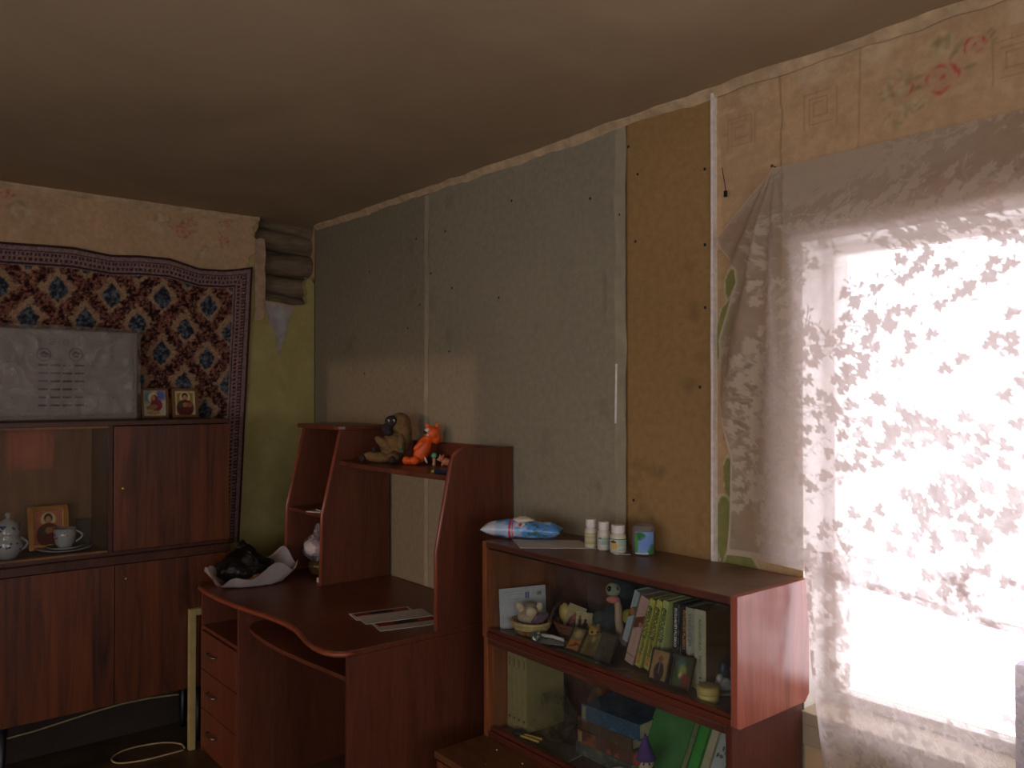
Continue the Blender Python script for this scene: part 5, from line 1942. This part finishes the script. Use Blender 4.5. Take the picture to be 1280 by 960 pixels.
MB().ball((0, 0, .026), (.026, .016, .018), 18, 12).ball((-.012, -.004, .042), (.010, .009, .014), 12, 8).tube([(.018, 0, .034), (.028, 0, .05), (.026, 0, .064), (.018, -.002, .066)], .005, 8).build('body', M['china'], sw, local=True, smooth=True)
MB().ball((.002, .01, .062), (.014, .012, .024), 14, 10).ball((.03, .006, .034), (.010, .012, .026), 12, 8, (0, .3, 0)).build('wing', M['navy'], sw, local=True, smooth=True)
MB().box(-.03, .034, -.018, .02, 0, .008).build('base', M['china'], sw, local=True, bevel=.003)

# ------------------------------------------------------------------ lower unit contents
LZ = .4608
for i in range(4):
    book(('cream bound volume, leftmost of four matching ones', 'cream bound volume, second from the left of four matching ones', 'cream bound volume, third from the left of four matching ones', 'cream bound volume, rightmost of four matching ones')[i],
         (1.974 + i * .0255, -.235, LZ), .0245, .262, .17, 0, 0, (158, 144, 92), lambda c: (c.speck(.04), c.rect(.3, .7, .12, .16, (70, 60, 40)), c.rect(.3, .7, .80, .92, (90, 74, 50), .6), c.rect(0, .06, 0, 1, (96, 76, 46))),
         group='matching cream volumes in the lower shelf unit')
stk = [('thick dark green book at the bottom of the stack', (86, 88, 78), .040, .00), ('thick red-brown book, second from the bottom of the stack', (96, 54, 40), .042, .012), ('brown book, second from the top of the stack', (88, 66, 46), .034, .008), ('thick blue pictured book on top of the stack', (58, 88, 112), .048, .03)]
z = LZ
for i, (lb, col, t, dx) in enumerate(stk):
    p = thing('book', lb, 'book', (2.385 + dx, -.205, z), (0, 0, .06 * (i % 2)), 'stack of thick books in the lower shelf unit')
    cm = plain('stack_cover', col, .5, .25, 30)
    MB().box(-.115, .115, 0, .155, 0, .003).box(-.115, .115, 0, .155, t - .003, t).box(-.115, .115, 0, .003, .003, t - .003).build('cover', cm, p, local=True, bevel=.0008)
    B(-.112, .112, .003, .152, .003, t - .003).build('pages', M['pages'], p, local=True)
    c = Canvas(.228, t * .96, .0025, col)
    c.speck(.10)
    c.mix((fbm(c.X, c.Y, 30, 90 + i) - .15) * 5, np.array(col) * 1.5 if i != 1 else (170, 96, 50), .7)
    c.rect(.02, .08, .1, .9, (176, 150, 96) if i in (1, 3) else np.array(col) * .7, .8)
    c.build('spine', M['attr'], p, loc=(0, -.0005, t * .02))
    z += t + .0006
G1 = plain('green_folder_card', (62, 124, 60), .5, .05)
G2 = plain('bright_green_card', (66, 156, 62), .5, .05)


def slab(name, label, cat, loc, rot, w, h, t, mat, pages=False):
    p = thing(name, label, cat, loc, rot)
    if pages:
        MB().box(-w / 2, w / 2, 0, .003, 0, h).box(-w / 2, w / 2, t - .003, t, 0, h).build('cover', mat, p, local=True)
        B(-w / 2 + .003, w / 2 - .003, .003, t - .003, .002, h - .003).build('pages', M['pages'], p, local=True)
    else:
        B(-w / 2, w / 2, 0, t, 0, h).build('cover', mat, p, local=True, bevel=.001)
    return p


LB = math.radians(-30)
slab('green_book', 'large dark green book leaning back beside the book stack', 'book', (2.592, -.214, LZ + .016), (LB, 0, 0), .145, .262, .03, G1, True)
slab('green_folder', 'bright green folder leaning between the dark green book and patterned notebook', 'folder', (2.627, -.180, LZ + .009), (LB, 0, 0), .135, .262, .014, G2)
slab('cream_folder', 'pale cream folder leaning against the back of the bright green folder', 'folder', (2.652, -.163, LZ + .008), (LB, 0, 0), .130, .258, .012, plain('cream_card', (198, 184, 150), .7, .05))
p = thing('patterned_notebook', 'white notebook with small green and grey leaves leaning at the right end', 'notebook', (2.707, -.148, LZ + .009), (LB, 0, 0))
B(-.06, .06, .001, .015, 0, .25).build('cover', M['paper'], p, local=True, bevel=.001)
c = Canvas(.118, .248, .0025, (200, 204, 202))
for k in range(46):
    c.ell(rng.random(), rng.random(), .06, .018, [(96, 150, 90), (110, 116, 124), (60, 110, 70), (150, 154, 160)][k % 4], rng.random() * 6)
c.build('print', M['attr'], p, loc=(0, 0, .001))
# doll with a pointed purple hat
dl = thing('hat_doll', 'small doll with a pointed purple hat and orange dress before the green book', 'doll', (2.600, -.252, LZ), (0, 0, CAMYAW))
MB().lathe([(.030, 0), (.028, .03), (.020, .07), (.014, .085)], n=22).build('dress', plain('rust_cloth', (172, 84, 46), .9, .15), dl, local=True, smooth=True)
MB().ball((0, 0, .098), (.024, .022, .024), 16, 12).build('head', plain('pale_cloth', (196, 176, 146), .8, .06), dl, local=True, smooth=True)
MB().ball((-.006, .002, .104), (.030, .020, .022), 16, 10).build('hair', plain('red_wool', (150, 60, 40), .9, .2), dl, local=True, smooth=True)
MB().lathe([(.031, .108), (.031, .111), (.026, .116), (.018, .135), (.008, .160), (.002, .178)], n=24).build('hat', plain('purple_felt', (74, 52, 112), .8, .12), dl, local=True, smooth=True)
for sx in (-1, 1):
    MB().ball((sx * .008, -.021, .100), (.003, .002, .0035), 8, 6).build('eye', M['eye_black'], dl, local=True, smooth=True)
# wrapped and small things
M['dim_bag'] = film('dusty_bag_film', (246, 244, 238), .11, .2, wrinkle=.8, ws=16, body=(150, 140, 118))
o = MB().ball((2.16, -.185, .535), (.068, .065, .072), 60, 40).build('crumpled_bag', M['dim_bag'], smooth=True, origin=(2.16, -.185, LZ + .001))
crumple(o, .030, 20, 6)
for v in o.data.vertices:
    v.co.z = max(v.co.z, .001)
tag(o, 'crumpled dusty clear bag beside the cream volumes', 'bag')
o = MB().ball((2.25, -.075, LZ + .09), (.045, .05, .09), 28, 18).build('brown_jug', plain('brown_glaze', (104, 66, 34), .3, .2), smooth=True)
tag(o, 'rounded brown jug at the back between bag and book stack', 'jug')
sx_ = thing('hand_tool', 'black handled pointed tool with two yellow sticks on the lower shelf', 'tool', (2.085, -.262, LZ + .001), (0, 0, .25))
MB().ball((-.03, .0, .012), (.022, .014, .011), 16, 10).ball((-.015, .012, .012), (.014, .01, .01), 12, 8).build('handle', M['black'], sx_, local=True, smooth=True)
for k in (-1, 1):
    MB().tube([(-.01, k * .008, .008), (.06, k * .010 + .004, .006)], .0045, 8).build('stick', plain('yellow_pencil_wood', (196, 160, 76), .5, .08), sx_, local=True)
flat_sheet('grey_envelope', 'grey-brown envelope lying on the lower shelf by the glass', 'envelope', 2.215, -.235, LZ + .0008, .17, .10, .12, (108, 98, 82), lambda c: c.speck(.05))
o = MB().ball((2.49, -.235, LZ + .020), (.035, .018, .016), 22, 14).build('tissue_wad', M['paper'], smooth=True)
crumple(o, .005, 40, 2)
tag(o, 'crumpled white paper wad by the glass in front of the stack', 'paper')

# packet standing on the window sill behind the lace
cv = Canvas(.30, .25, .006, (186, 184, 204))
cv.speck(.06)
for k in range(12):
    cv.rect(.1, .9, .08 + k * .07, .1 + k * .07, (110, 112, 140), .6)
sp_ = thing('sill_packet', 'bluish printed packet standing on the window sill behind the lace', 'packet', (3.60, .045, Z0 + .0045), (0, 0, .12))
B(-.15, .15, .001, .05, 0, .25).build('body', plain('blue_grey_paper', (186, 184, 204), .7, .06), sp_, local=True, bevel=.003)
cv.build('print', M['attr'], sp_)
